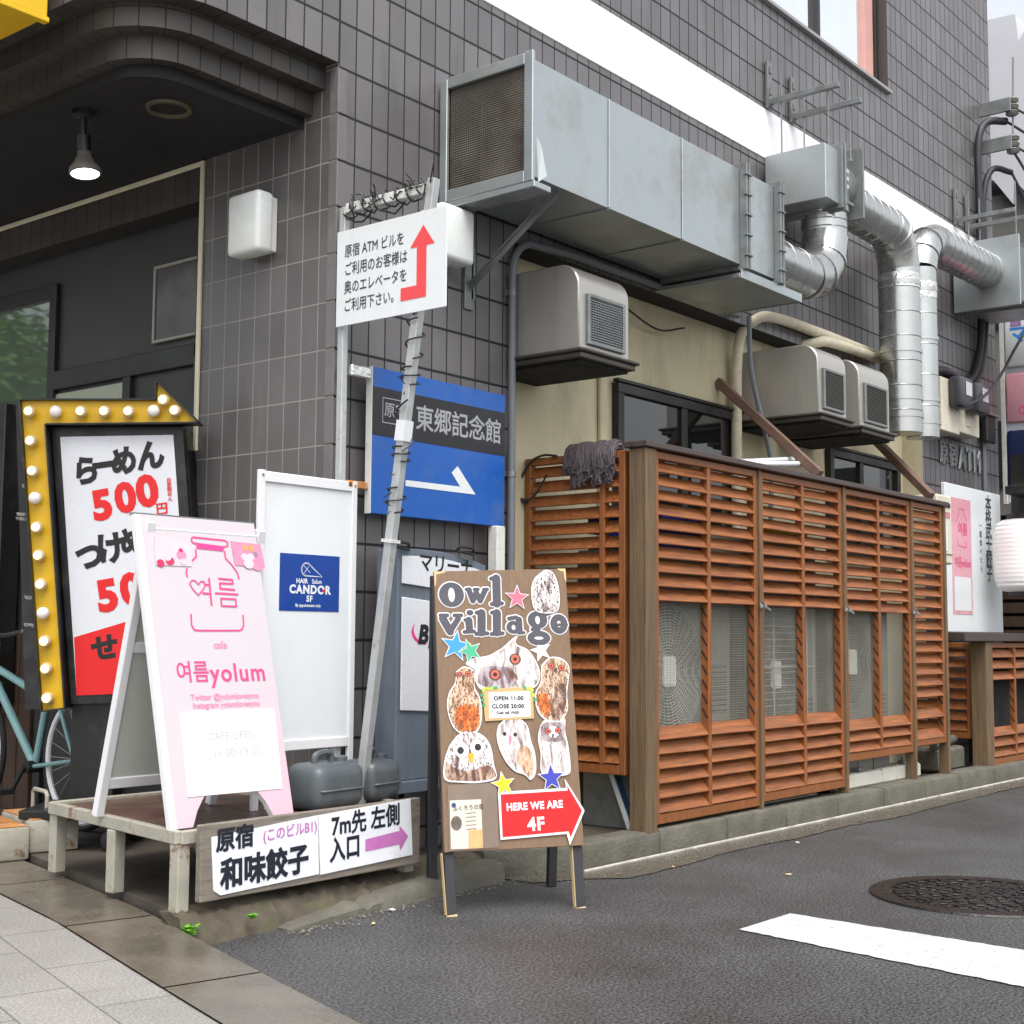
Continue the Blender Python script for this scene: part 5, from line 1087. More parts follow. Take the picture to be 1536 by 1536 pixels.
# mop draped over the short fence end
t = thing('mop_head', 'grey stringy mop head drying over the short end of the fence', 'mop', (1.49, -.25, 1.88)); b = B(); rnd = random.Random(9)
cl = [(rnd.uniform(-.395, -.085), rnd.uniform(.10, .185), rnd.uniform(-.02, .02), rnd.uniform(0, .03)) for _ in range(26)]
for i in range(620):
    cy, cL, cs, co = rnd.choice(cl); y = cy + rnd.gauss(0, .010); L1 = cL + rnd.uniform(-.03, .015); s_ = cs + rnd.uniform(-.012, .012); r = rnd.uniform(.0028, .0055); o = co * rnd.uniform(.3, 1.1) + rnd.uniform(0, .008); drop = rnd.uniform(-.012, .028); k = rnd.uniform(-.012, .012)
    P = [(1.49 + .035, y + k, 1.86), (1.49 + .01, y, 1.90 + drop + o * .5), (1.49 - .026 - o * .7, y + s_ * .2, 1.893 + drop * .8), (1.49 - .036 - o, y + s_ * .5 + k, 1.85), (1.49 - .040 - o * .9, y + s_ * .8 - k, 1.88 - L1 * .7), (1.49 - .038 - o * rnd.uniform(.5, 1.3), y + s_ + k, 1.90 - L1)]
    b.tube(smoothpath(P, 2), r, 4, caps=False)
b.out('yarn_strands', MOPM, t, smooth=True)
b = B(); b.box(1.46, 1.515, -.385, -.10, 1.884, 1.90, .006); b.out('mop_band', MOPM, t)
t = thing('looped_cable', 'black looped cable with plug hooked on the fence corner by the cream wall', 'cable', (1.46, .05, 1.85))
P = [OX(*p, 1.455) for p in ((835, 684), (815, 683), (797, 692), (784, 712), (777, 735), (779, 752), (790, 752), (803, 742), (815, 722), (820, 712))]
b = B(); b.tube(smoothpath(P[:6], 5), .006, 7); b.out('cord', CABLE, t, smooth=True); b = B(); b.tube([P[5] + V((0, 0, .01)), P[6]], [.011, .013], 9); b.out('plug', CABLE, t, smooth=True); b = B(); b.tube(smoothpath(P[6:], 5), .005, 7); b.out('cord', CABLE, t, smooth=True)

# ---------------------------------------------------------------- grey lit standing sign behind the owl board
Fm = Face((0, -.21, 0), (1, 0, 0), (0, 0, 1))
q = [Fm.p(*p) for p in ((597, 825), (722, 850), (600, 1172))]; u0, u1, v0, v1 = q[0].x, q[0].x + .56, q[2].y, q[0].y - .02
t = thing('standing_sign', 'faded blue grey standing sign box with arched top and white panels', 'sign', ((u0 + u1) / 2, -.15, .09))
ar = lambda ins, top: [(u0 + ins + (u1 - u0 - 2 * ins) * i / 12, top - .05 * ((i - 3) / 9) ** 2 * (1 if i > 3 else .4)) for i in range(13)]
b = B(); b.prism([(u1, v0), (u0, v0)] + ar(0, v1 + .03), -.12, 0, Fm.M, b=.004); b.out('case', GREYBOX, t)
b = B(); b.fbox(Fm, u0 - .02, u1 + .02, v0 - .05, v0, -.16, .02, .004); b.out('base', GREYBOX, t)
for u in (u0 + .06, u1 - .06):
    for w_ in (-.13, -.0): c = Fm.P(u, 0, w_); b = B(); b.box(c.x - .02, c.x + .02, c.y - .02, c.y + .02, .092, v0 - .05, .004); b.out('leg', DARKMETAL, t)
tp = ar(.02, v1); b = B(); b.prism([(u1 - .02, v1 - .155), (u0 + .02, v1 - .115)] + tp, .001, .010, Fm.M, b=.002); p1_ = b.out('name_panel', ACRY, t)
b = B(); b.prism([(u1 - .02, v1 - .66), (u0 + .02, v1 - .63), (u0 + .02, v1 - .17), (u1 - .02, v1 - .21)], .001, .010, Fm.M, b=.003); p2_ = b.out('front_panel', ACRY, t)
b = B(); ftext(b, Fm, 'マリーナ', 667, 850, .085, .0105, -.05, bold=.025, sx=1.02); b.out('lettering', INK, p1_)
b = TB(); ftext(b, Fm, 'B', 631, 953, .105, .0115, bold=.05, shear=.2); ftext(b, Fm, 'B', 644, 963, .075, .0115, bold=.05, shear=.2); b.out('lettering', INK, p2_)
cc = Fm.p(637, 957); b = B(); pts = [(cc.x + .085 * math.cos(math.radians(a)), cc.y + .03 + .055 * math.sin(math.radians(a))) for a in range(150, 275, 12)]; b.stroke(pts, .012, Fm.at(0, 0, .0108), taper=[.2 + min(1, i / 3) - max(0, i - 6) * .2 for i in range(len(pts))]); b.out('pink_swoosh', mat('magenta_ink', S(216, 40, 130), .5), p2_)
for u in (u0 + .01, u0 + .42):
    c = Fm.P(u, v1 + .035, .0); b = B(); b.tube(smoothpath([c + V((-.06, 0, 0)), c + V((-.05, -.02, .016)), c + V((.03, -.02, .012)), c + V((.05, 0, .0)), c + V((.03, -.02, -.012)), c + V((-.05, -.02, -.004)), c + V((-.06, 0, 0))], 4), .006, 7); b.out('lifting_ring', DARKMETAL, t, smooth=True)

# ---------------------------------------------------------------- owl board
a, c = V((-.115, -.784, 0)), V((.314, -1.042, 0)); ra, rc = V((.150, -.440, 0)), V((.598, -.682, 0))
tl, tr_ = V((-.005, -.60, 1.248)), V((.432, -.862, 1.262)); tl.z = tr_.z = 1.256
F = Face(a, c - a, tl - a); FB = Face(rc, ra - rc, tr_ - rc)
t = thing('owl_board', 'brown wooden folding board covered in owl stickers, standing on the asphalt', 'A-board', ((a + rc) / 2))
Q = lambda px, py: tuple(F.p(px, py))
tlq, trq, brq, blq = Q(651, 857), Q(848, 853), Q(876, 1268), Q(667, 1279)
b = B(); b.prism([blq, brq, trq, tlq], -.014, 0, F.M, b=.0015); pn = b.out('panel', PLY, t)
b = B(); M3 = F.at(0, 0, .0006)
b.shape([tlq, (tlq[0] + .05, tlq[1]), (tlq[0] + .035, tlq[1] - .006), (tlq[0] + .008, tlq[1] - .012), (tlq[0] + .006, tlq[1] - .05), (tlq[0], tlq[1] - .06)], M3); b.shape([trq, (trq[0], trq[1] - .055), (trq[0] - .006, trq[1] - .04), (trq[0] - .008, trq[1] - .012), (trq[0] - .03, trq[1] - .006), (trq[0] - .035, trq[1])], M3); b.out('worn_corner', PLYE, pn)
for (p0_, p1_) in (((673, 1279), (680, 1377)), ((868, 1268), (874, 1365))):
    q0, q1 = F.p(*p0_), F.p(*p1_); b = B(); b.prism([(q1.x - .019, q1.y), (q1.x + .019, q1.y), (q0.x + .019, tlq[1] - .02), (q0.x - .019, tlq[1] - .02)], -.040, -.0145, F.M, b=.002); lg = b.out('leg', BLKLEG, t)
    b = B(); b.prism([(q1.x - .0195, q1.y - .002), (q1.x + .0195, q1.y - .002), (q1.x + .0195, q1.y + .012), (q1.x - .0195, q1.y + .008)], -.041, -.0135, F.M); b.prism([(q1.x - .0212, q1.y + .01), (q1.x - .0192, q1.y + .01), (q0.x - .0192, q0.y), (q0.x - .0212, q0.y)], -.038, -.0140, F.M); b.out('worn_end', PLYE, lg)
nb = FB.n
for q0, q1 in ((ra, tl), (rc, tr_)):
    q1 = q1 - F.n * .05 - V((0, 0, .02)); q0 = q0 + V((0, 0, .0)); b = B(); b.bar(q0 + (q1 - q0).normalized() * .004, q1, .036, .028, up=nb, bev=.002); b.out('leg', BLKLEG, t)
q0, q1 = ra + (tl - ra) * .25, rc + (tr_ - rc) * .25; ed = (q1 - q0).normalized() * .02; b = B(); b.bar(q0 + ed, q1 - ed, .02, .04, up=(0, 0, 1), bev=.002); b.out('crossbar', BLKLEG, t)
for fx in (.2, .8):
    q0 = F.P(tlq[0] + (trq[0] - tlq[0]) * fx, tlq[1] - .02, -.0145); b = B(); b.bar(q0, q0 - F.n * .05 - V((0, 0, .012)), .04, .008); b.out('hinge', DARKMETAL, t)
# lettering in fat rounded slab letters with white edges
def fat(strokes, wds, grow):
    pass
lay = [0.0]
STW = mat('sticker_white_edge', S(214, 214, 216), .4, var=.02)
LETG = mat('grey_glossy_letter', S(74, 72, 80), .2, var=.08, scale=8)
bw, bg_ = B(), B(); zc = [0]
def cap(p, q, r, rq=None):
    """fat capsule stroke with a white rim, drawn from p to q in picture points"""
    p, q = V(Q(*p)), V(Q(*q)); r *= 1.22; rq = r if rq is None else rq * 1.22
    for bb, g, base in ((bw, .0048, .0010), (bg_, 0, .0030)):
        zc[0] += 1; z = base + zc[0] * 6e-6
        d = (q - p); an = math.atan2(d.y, d.x) if d.length > 1e-6 else 0
        pts = [(p.x + (r + g) * math.cos(an + math.radians(k)), p.y + (r + g) * math.sin(an + math.radians(k))) for k in range(90, 271, 20)] + [(q.x + (rq + g) * math.cos(an + math.radians(k)), q.y + (rq + g) * math.sin(an + math.radians(k))) for k in range(-90, 91, 20)]
        bb.shape(pts, F.at(0, 0, z))
def oval(cx, cy, rx, ry, ir=.42, iy=.72, tilt=0):
    c = V(Q(cx, cy)); k = 1 / 445
    rx, ry = rx * k, ry * k
    E = lambda ax_, ay_: [(c.x + ax_ * math.cos(2 * math.pi * i / 32) * math.cos(tilt) - ay_ * math.sin(2 * math.pi * i / 32) * math.sin(tilt), c.y + ax_ * math.cos(2 * math.pi * i / 32) * math.sin(tilt) + ay_ * math.sin(2 * math.pi * i / 32) * math.cos(tilt)) for i in range(32)]
    zc[0] += 1; bw.shape(E(rx + .0048, ry + .0048), F.at(0, 0, .0010 + zc[0] * 6e-6)); zc[0] += 1
    bg_.ring2(E(rx, ry), E(rx * ir, ry * iy), F.at(0, 0, .0030 + zc[0] * 6e-6))
s1 = .0105
oval(677, 892, 22, 21, .27, .60)                                                           # O
for p, q_ in (((703, 885), (709, 901)), ((709, 901), (714, 889)), ((714, 889), (720, 901)), ((720, 901), (727, 886))): cap(p, q_, .0088)
for x in (702, 714, 728): cap((x - 3, 884), (x + 3, 884), .005)                               # w
cap((744, 868), (745, 905), .0135); cap((736, 868), (744, 866), .006); cap((737, 906), (753, 905), .006)  # l
cap((664, 928), (675, 947), .0125); cap((675, 947), (687, 928), .009); cap((660, 923), (671, 923), .0055); cap((681, 923), (692, 923), .0055)  # v
cap((703, 931), (704, 944), .0118); cap((697, 930), (702, 929), .005); cap((696, 948), (711, 947), .0055); cap((703, 919), (706, 919), .0080)  # i
for x in (722, 745): cap((x, 920), (x, 948), .0135); cap((x - 8, 919), (x - 1, 917), .0055); cap((x - 8, 951), (x + 9, 950), .0060)   # l l
oval(770, 941, 13, 11, .28, .42); cap((763, 928), (774, 926), .0062); cap((778, 930), (779, 947), .0105); cap((779, 949), (786, 949), .0045)   # a
oval(806, 930, 18, 15, .24, .50); oval(808, 957, 21, 12.5, .42, .24); cap((798, 944), (808, 944), .0055); cap((818, 922), (827, 919), .0055)  # g
oval(838, 936, 16, 17, .24, .36); cap((831, 937), (850, 937), .0040)  # e
bw.out('letter_rim', STW, pn, weld=False); bg_.out('lettering', LETG, pn, weld=False)
def star(cx, cy, r, rot, c, nm, z):
    cc_ = V(Q(cx, cy)); pts = lambda k: [(cc_.x + (r if i % 2 == 0 else r * .42) * k * math.cos(math.radians(90 + rot + i * 36)), cc_.y + (r if i % 2 == 0 else r * .42) * k * math.sin(math.radians(90 + rot + i * 36))) for i in range(10)]
    b = B(); b.shape(pts(1.16), F.at(0, 0, z)); s0 = b.out('star_sticker', STW, pn, label=nm)
    if c is not None: b = B(); b.shape(pts(1), F.at(0, 0, z + .0006)); b.out('star_fill', mat(nm.replace(' ', '_') + '_film', c, .35, var=.05), s0)
star(775, 897, .046, -3, S(214, 104, 124), 'pink star', .0046); star(683, 969, .055, -10, S(52, 140, 204), 'blue star', .0030); star(705, 977, .044, 20, S(66, 168, 126), 'mint green star', .0044); star(811, 976, .040, 15, None, 'white star', .0030)
star(754, 1177, .044, 8, S(214, 200, 22), 'yellow star', .0075); star(826, 1167, .050, 2, S(56, 62, 164), 'violet star', .0075)
# owl stickers
rnd = random.Random(21)
def blob(pts, k=4): return [tuple(p.xy) for p in smoothpath([V((*Q(*p), 0)) for p in pts + [pts[0]]], k)[:-1]]
def inside(pt, poly):
    x, y = pt; r = False
    for i in range(len(poly)):
        (x1, y1), (x2, y2) = poly[i - 1], poly[i]
        if (y1 > y) != (y2 > y) and x < (x2 - x1) * (y - y1) / (y2 - y1) + x1: r = not r
    return r
OWLD = mat('dark_feather_print', S(84, 62, 56), .5, var=.3, scale=80); OWLT = mat('grey_feather_print', S(170, 158, 156), .5, var=.2, scale=80)
BEAK = mat('amber_print', S(226, 160, 40), .5); EYER = mat('orange_red_iris_print', S(226, 96, 74), .5); EYEK = mat('dark_pupil_print', S(34, 26, 30), .3); WHF = mat('white_face_print', S(248, 244, 244), .5, var=.02)
def owl(label, outline, pl, z, patches=(), eyes=(), beak=None, flecks=40, fm=None, fl_len=.012, face=None):
    ol = blob(outline); c = (sum(p[0] for p in ol) / len(ol), sum(p[1] for p in ol) / len(ol))
    grow = [(p[0] + (p[0] - c[0]) / max(1e-4, math.hypot(p[0] - c[0], p[1] - c[1])) * .0055, p[1] + (p[1] - c[1]) / max(1e-4, math.hypot(p[0] - c[0], p[1] - c[1])) * .0055) for p in ol]
    b = B(); b.shape(grow, F.at(0, 0, z)); st = b.out('owl_sticker', STW, pn, label=label)
    b = B(); b.shape(ol, F.at(0, 0, z + .0004)); b.out('plumage', pl, st)
    k = 0
    for pts, m_ in patches: k += 1; b = B(); b.shape(blob(pts), F.at(0, 0, z + .0005 + k * .00008)); b.out('plumage', m_, st)
    xs = [p[0] for p in ol]; ys = [p[1] for p in ol]; b = B(); n_ = 0; tries = 0
    flecks = int(flecks * 2.6)
    while n_ < flecks and tries < flecks * 30:
        tries += 1; p = (rnd.uniform(min(xs), max(xs)), rnd.uniform(min(ys), max(ys)))
        if not inside(p, ol) or (face and math.hypot(p[0] - Q(*face[:2])[0], p[1] - Q(*face[:2])[1]) < face[2]): continue
        a = rnd.uniform(-.35, .35); L = fl_len * rnd.uniform(.5, 1.1); w_ = .0019 * rnd.uniform(.6, 1.4); n_ += 1
        dx, dy = math.sin(a), -math.cos(a); M_ = F.at(0, 0, z + .0010 + n_ * 4e-6)
        b.shape([(p[0] - dx * L / 2, p[1] - dy * L / 2), (p[0] - dy * w_, p[1] + dx * w_), (p[0] + dx * L / 2, p[1] + dy * L / 2), (p[0] + dy * w_, p[1] - dx * w_)], M_)
    b.out('feather_marks', fm or OWLD, st, weld=False)
    for i, (px, py, r, kind) in enumerate(eyes):
        if kind == 'w': b = B(); b.disc(r, F.at(*Q(px, py), z + .0014 + i * .00003), 18); b.out('face_disc', WHF, st); continue
        if kind == 'k': b = B(); b.disc(r, F.at(*Q(px, py), z + .0016), 16); b.out('eye', EYEK, st); continue
        b = B(); b.disc(r * 1.35, F.at(*Q(px, py), z + .0014), 16, 1.1); b.out('eye_ring', OWLD, st); b = B(); b.disc(r, F.at(*Q(px, py), z + .0016), 16); e_ = b.out('eye', EYER, st); b = B(); b.disc(r * .5, F.at(*Q(px, py), z + .0018), 12); b.out('pupil', EYEK, e_)
    if beak: b = B(); b.shape(blob(beak[0], 3), F.at(0, 0, z + .0020)); b.out('beak', beak[1], st)
owl('small sleeping white owl sticker', [(810, 862), (818, 857), (828, 861), (834, 875), (837, 895), (836, 912), (828, 918), (808, 917), (800, 908), (798, 885), (802, 870)], PL_WHITE, .0050, eyes=((811, 869, .0032, 'k'), (823, 869, .0032, 'k')), beak=([(815, 871), (818, 873), (817, 877), (815, 876)], OWLD), flecks=60, face=(817, 870, .012))
owl('large white owl face sticker', [(752, 975), (770, 958), (775, 957), (773, 968), (790, 976), (803, 995), (808, 1012), (800, 1030), (770, 1036), (730, 1036), (716, 1025), (714, 1005), (700, 996), (712, 988), (735, 984)], PL_WHITE, .0036,
    patches=(([(716, 1024), (718, 1008), (726, 1000), (745, 1000), (766, 1003), (775, 1020), (764, 1032), (735, 1034)], PL_GREY), ([(760, 1004), (772, 1010), (776, 1020), (764, 1016)], PL_BROWN)), eyes=((772, 989, .016, 'r'), (742, 1012, .017, 'r')), flecks=50, fm=OWLT, fl_len=.009)
owl('tall orange owl sticker on the left', [(684, 1010), (695, 1002), (708, 1006), (713, 1018), (710, 1032), (718, 1048), (721, 1070), (718, 1090), (708, 1100), (690, 1098), (678, 1085), (672, 1060), (675, 1040), (683, 1026)], PL_TAN, .0042, patches=(([(684, 1062), (700, 1056), (715, 1062), (718, 1085), (708, 1098), (692, 1097), (683, 1082)], PL_ORANGE),), eyes=((687, 1012, .008, 'r'), (701, 1011, .008, 'r')), beak=([(692, 1013), (696, 1013), (695, 1020), (693, 1019)], OWLD), flecks=90)
owl('tall brown owl sticker on the right', [(812, 1000), (825, 988), (842, 990), (852, 1002), (851, 1020), (848, 1040), (850, 1062), (842, 1078), (830, 1082), (815, 1076), (806, 1062), (804, 1040), (812, 1024)], PL_TAN, .0042, patches=(([(805, 1042), (818, 1040), (825, 1058), (822, 1076), (808, 1064)], PL_ORANGE), ([(832, 1030), (846, 1026), (849, 1050), (843, 1074), (830, 1078), (828, 1055)], PL_BROWN)), eyes=((826, 999, .009, 'r'), (841, 1002, .009, 'r')), beak=([(831, 1002), (835, 1003), (834, 1009), (831, 1008)], OWLD), flecks=100)
owl('round barred owl sticker with dark eyes', [(675, 1120), (688, 1104), (706, 1099), (724, 1106), (734, 1122), (738, 1145), (742, 1166), (720, 1172), (690, 1172), (668, 1168), (668, 1142)], PL_WHITE, .0050, patches=(([(668, 1142), (682, 1152), (705, 1156), (730, 1148), (740, 1155), (742, 1166), (720, 1171), (690, 1171), (668, 1167)], PL_BROWN),), eyes=((692, 1126, .027, 'w'), (715, 1121, .027, 'w'), (690, 1126, .0135, 'k'), (716, 1121, .0135, 'k')), beak=([(702, 1131), (708, 1129), (710, 1138), (706, 1145), (702, 1138)], BEAK), flecks=60)
owl('heart faced barn owl sticker', [(748, 1090), (760, 1080), (778, 1080), (790, 1092), (794, 1112), (800, 1130), (802, 1155), (795, 1168), (785, 1160), (772, 1155), (760, 1142), (750, 1122), (746, 1104)], PL_WHITE, .0054, patches=(([(776, 1124), (786, 1118), (797, 1130), (800, 1152), (793, 1164), (783, 1154), (774, 1140)], PL_TAN),), eyes=((756, 1101, .0075, 'k'), (772, 1102, .0075, 'k')), beak=([(762, 1104), (766, 1104), (766, 1114), (763, 1116)], PLP), flecks=25, fm=OWLT)
owl('white faced scops owl sticker', [(811, 1090), (818, 1082), (836, 1084), (846, 1080), (846, 1100), (850, 1120), (854, 1150), (850, 1160), (830, 1162), (812, 1156), (812, 1130), (808, 1108)], PL_WHITE, .0050, patches=(([(810, 1090), (818, 1084), (844, 1085), (846, 1100), (840, 1112), (818, 1112), (811, 1104)], PL_GREY),), eyes=((829, 1098, .022, 'w'), (821, 1097, .009, 'r'), (836, 1096, .009, 'r')), beak=([(827, 1101), (830, 1101), (829, 1107), (827, 1106)], OWLD), flecks=60, fm=OWLT)
# opening hours card
b = B(); b.prism([Q(722, 1033), Q(798, 1031), Q(800, 1078), Q(727, 1082)], .0062, .0068, F.M); hc = b.out('hours_card', mat('tan_card', S(186, 156, 108), .6), pn)
b = B(); b.prism([Q(732, 1039), Q(794, 1037), Q(795, 1075), Q(733, 1078)], .0069, .0074, F.M); b.out('card_paper', STW, hc)
b = TB(); ft = lambda s_, px, py, h, **k: b.text(s_, h, F.at(*Q(px, py), .0078), **k)
ft('OPEN 11:00', 762, 1048, .021, bold=.05, space=1.12); ft('CLOSE 20:00', 761, 1060, .021, bold=.05, space=1.12); ft('(Last call 19:00)', 761, 1069.5, .0145, bold=.04); b.out('lettering', INK, hc)
for m_, pts in ((mat('lime_leaf_print', S(176, 214, 70), .5), ((724, 1035), (730, 1033), (736, 1033), (792, 1033), (797, 1036), (799, 1043))), (mat('green_leaf_print', S(60, 150, 96), .5), ((722, 1043), (723, 1050), (742, 1032), (786, 1032), (801, 1050), (725, 1058)))):
    b = B()
    for i, p in enumerate(pts): zc[0] += 1; b.disc(.009, F.at(*Q(*p), .0080 + zc[0] * 4e-6, rnd.uniform(0, 3)), 12, .6)
    b.out('leaf_print', m_, hc, weld=False)
# red arrow
ro = [(746, 1188), (848, 1182), (846, 1168), (876, 1216), (854, 1268), (849, 1251), (750, 1260)]; oq = [V(Q(*p)) for p in ro]; ce = sum(oq, V((0, 0))) / 7
b = B(); b.shape([tuple(p) for p in oq], F.at(0, 0, .0064)); ra_ = b.out('arrow_sticker', STW, pn)
ri = [(750, 1192), (850.5, 1186), (849.5, 1178), (872, 1216), (855, 1256), (851.5, 1247), (753, 1256)]
b = B(); b.shape([Q(*p) for p in ri], F.at(0, 0, .0070)); b.out('arrow_fill', RED, ra_)
b = TB()
b.text('HERE WE ARE', .037, F.at(*Q(801, 1209), .0076, .02), bold=.045, sx=.92, space=1.08); b.text('4F', .066, F.at(*Q(803, 1237), .0076, .02), bold=.035, sx=1.0, space=1.1); b.out('lettering', STW, ra_)
# flyer pocket
b = B(); b.prism([Q(671, 1178), Q(744, 1174), Q(748, 1271), Q(673, 1277)], .0025, .0030, F.M); pk = b.out('clear_pocket', mat('plastic_pocket', S(120, 104, 90), .12, var=.15, scale=6), pn)
b = B(); b.prism([Q(674, 1201), Q(721, 1199), Q(724, 1272), Q(676, 1274)], .0035, .0042, F.M); fy_ = b.out('flyer', mat('cream_flyer_paper', S(204, 196, 182), .5), pk)
b = B(); b.prism([Q(702, 1245), Q(723, 1244), Q(724, 1272), Q(702, 1273)], .0044, .0046, F.M); b.out('printed_block', mat('ochre_print', S(206, 160, 110), .5, var=.2, scale=40), fy_)
b = B(); b.disc(.026, F.at(*Q(684, 1235), .0048), 18, .8); b.out('printed_photo', mat('dark_owl_print', S(96, 88, 80), .5, var=.6, scale=60), fy_)
b = B(); b.disc(.009, F.at(*Q(680, 1208), .0049), 14); b.out('round_mark', mat('navy_print', S(40, 60, 120), .5), fy_)
b = B(); b.text('ふくろうの里', .02, F.at(*Q(702, 1212), .0052, .04), bold=.02)
for i in range(5): c = Q(698, 1220 + i * 6); b.stroke([c, (c[0] + .04, c[1] + .001)], .002, F.at(0, 0, .0052))
b.out('lettering', mat('brown_print', S(96, 84, 60), .5), fy_)

# ---------------------------------------------------------------- far right: low fence, board, lantern, column of signs, heater
t = thing('low_fence', 'low brown louvred fence beyond the tall one, with square timber post', 'fence', (6.8, -.54, .1))
b = B(); b.box(5.745, 5.865, -.60, -.48, .10, .985, .008); b.out('post', POSTW, t)
b = B(); b.box(5.30, 9.0, -.62, -.47, .985, 1.045, .005); b.out('top_rail', CAPW, t)
louvre(t, Matrix.Translation((0, -.56, 0)), 5.88, 7.10, .115, .975, mull=(.4,), openings=((.38, .70),)); louvre(t, Matrix.Translation((0, -.56, 0)), 7.12, 8.3, .115, .975)
louvre(t, Matrix.Translation((5.80, 0, 0)) @ Matrix.Rotation(math.radians(-90), 4, 'Z'), .0, .475, .30, .975, mull=())
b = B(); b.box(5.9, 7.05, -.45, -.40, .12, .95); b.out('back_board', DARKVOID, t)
b = B(); b.box(5.25, 5.70, -.45, -.25, .10, .26, .02); b.cyl((5.2, -.42, .29), (5.72, -.36, .30), .03, n=10); tag(b.out('stone_block', CONC, base=(5.4, -.3, .1)), 'weathered concrete block in the gap between the two fences', 'block')
# heater
t = thing('gas_heater', 'narrow beige gas water heater case at the far end of the tall fence', 'heater', (5.3, -.42, 1.5))
b = B(); b.box(5.165, 5.42, -.50, -.30, 1.51, 1.985, .012); b.out('case', BEIGE, t)
b = B(); b.box(5.22, 5.38, -.506, -.5005, 1.90, 1.93, .002); b.out('vent_slot', DARKVOID, t); b = B(); b.box(5.17, 5.415, -.504, -.5005, 1.575, 1.58); b.out('seam', DARKMETAL, t)
b = B(); b.box(5.27, 5.33, -.503, -.5005, 1.60, 1.80); b.out('paper_label', WHT2, t); b = B(); b.box(5.30, 5.38, -.503, -.5005, 1.83, 1.87); b.out('printed_sticker', mat('red_blue_sticker', S(190, 120, 130), .5, var=.4, scale=60), t)
# white board
Fw = Face((0, -.36, 0), (1, 0, 0), (0, 0, 1)); q = [Fw.p(*p) for p in ((1417, 720), (1500, 745), (1503, 945))]; u0, u1, v1, v0 = q[0].x, q[1].x, (q[0].y + q[1].y) / 2, 1.05
t = thing('poster_board', 'white poster board with pink cafe poster standing on the low fence', 'sign', (u0, -.36, 1.05))
b = B(); b.fbox(Fw, u0, u1, v0, v1, -.03, 0, .004); pn = b.out('panel', WHT2, t)
b = B(); b.fbox(Fw, u0 - .03, u0 - .002, v0, v1 - .3, -.04, -.005); b.out('dark_edge', NAVY, t)
X_ = lambda px, py: Fw.p(px, py)
pa, pb_ = X_(1426, 745), X_(1459, 922)
b = B(); b.fbox(Fw, pa.x, pb_.x, pb_.y, pa.y, .0008, .003); pk = b.out('pink_poster', PINKF, pn)
W3, H3 = pb_.x - pa.x, pa.y - pb_.y; R_ = lambda fx, fy_, w_=.0045: Fw.at(pa.x + W3 * fx, pa.y - H3 * fy_, w_)
b = TB(); b.text('여름', .10, R_(.55, .27), bold=.02); b.text('여름yolum', .085, R_(.52, .56), bold=.015, sx=.85); b.out('lettering', PINKINK, pk); b = B()
jr = [(.3, .36), (.3, .41), (.72, .42), (.72, .36)]; b.stroke([(pa.x + W3 * x, pa.y - H3 * y) for x, y in jr], .006, Fw.at(0, 0, .0045)); jr = [(.25, .20), (.28, .17), (.38, .13), (.38, .09), (.64, .09), (.64, .13), (.74, .17), (.77, .20)]; b.stroke([(pa.x + W3 * x, pa.y - H3 * y) for x, y in jr], .006, Fw.at(0, 0, .0047)); b.out('jar_outline', PINKINK, pk)
b = B(); b.fbox(Fw, pa.x + W3 * .07, pb_.x - W3 * .07, pb_.y + H3 * .03, pb_.y + H3 * .32, .0035, .0045); b.out('paper_sheet', WHT2, pk)
b = TB()
for i, ch in enumerate('本格武士餃子'): c = X_(1482 + i * .4, 757 + i * 21); b.text(ch, .13, Fw.at(c.x, c.y, .0015), bold=.02, sx=1.0)
for i, ch in enumerate('一度食べたら'): c = X_(1470.5 + i * .3, 789 + i * 13); b.text(ch, .055, Fw.at(c.x, c.y, .0015), bold=.01)
b.out('lettering', GREYINK, pn)
# lantern
lc = V((6.45, -.66, 1.62)); t = thing('paper_lantern', 'round white paper lantern hanging at the right edge of the street', 'lantern', lc)
prof = [(.12, -.27), (.17, -.262), (.205, -.235)]
for i in range(15): z = -.22 + .44 * i / 14; rr = .235 * (1 - .10 * abs(z / .22) ** 4); prof += [(rr, z - .008), (rr + .0015, z), (rr, z + .008)]
prof += [(.205, .235), (.17, .262), (.12, .27)]
b = B(); b.lathe(prof, Matrix.Translation(lc), 32); b.out('shade', mat('white_lantern_paper', S(238, 238, 236), .5, var=.02), t, smooth=True)
b = B(); b.lathe([(0, .27), (.13, .27), (.13, .31), (0, .31)], Matrix.Translation(lc), 24); b.lathe([(0, -.30), (.13, -.30), (.13, -.27), (0, -.27)], Matrix.Translation(lc), 24); b.cyl(lc + V((0, 0, .3)), lc + V((0, 0, .46)), .008, n=8); b.out('lantern_rim', BLACKP, t)
b = TB()
for k, ch in enumerate('餃子'): b.text(ch, .2, Matrix.Translation(lc + V((-.243 * .6, -.243 * .8, .08 - k * .22))) @ Face((0, 0, 0), (.8, -.6, 0), (0, 0, 1)).M, bold=.04)
b.out('lettering', INK, t)
b = B(); b.box(6.2, 7.0, -1.1, -.6, 2.06, 2.12, .004); b.cyl((6.45, -.8, 2.0), (6.45, -.8, 2.06), .02, n=8); b.box(6.62, 6.72, -.75, -.5, 1.95, 2.4); tag(b.out('lantern_beam', BLACKP, base=(6.6, -.8, 2.0)), 'black beam the white lantern hangs from', 'beam')
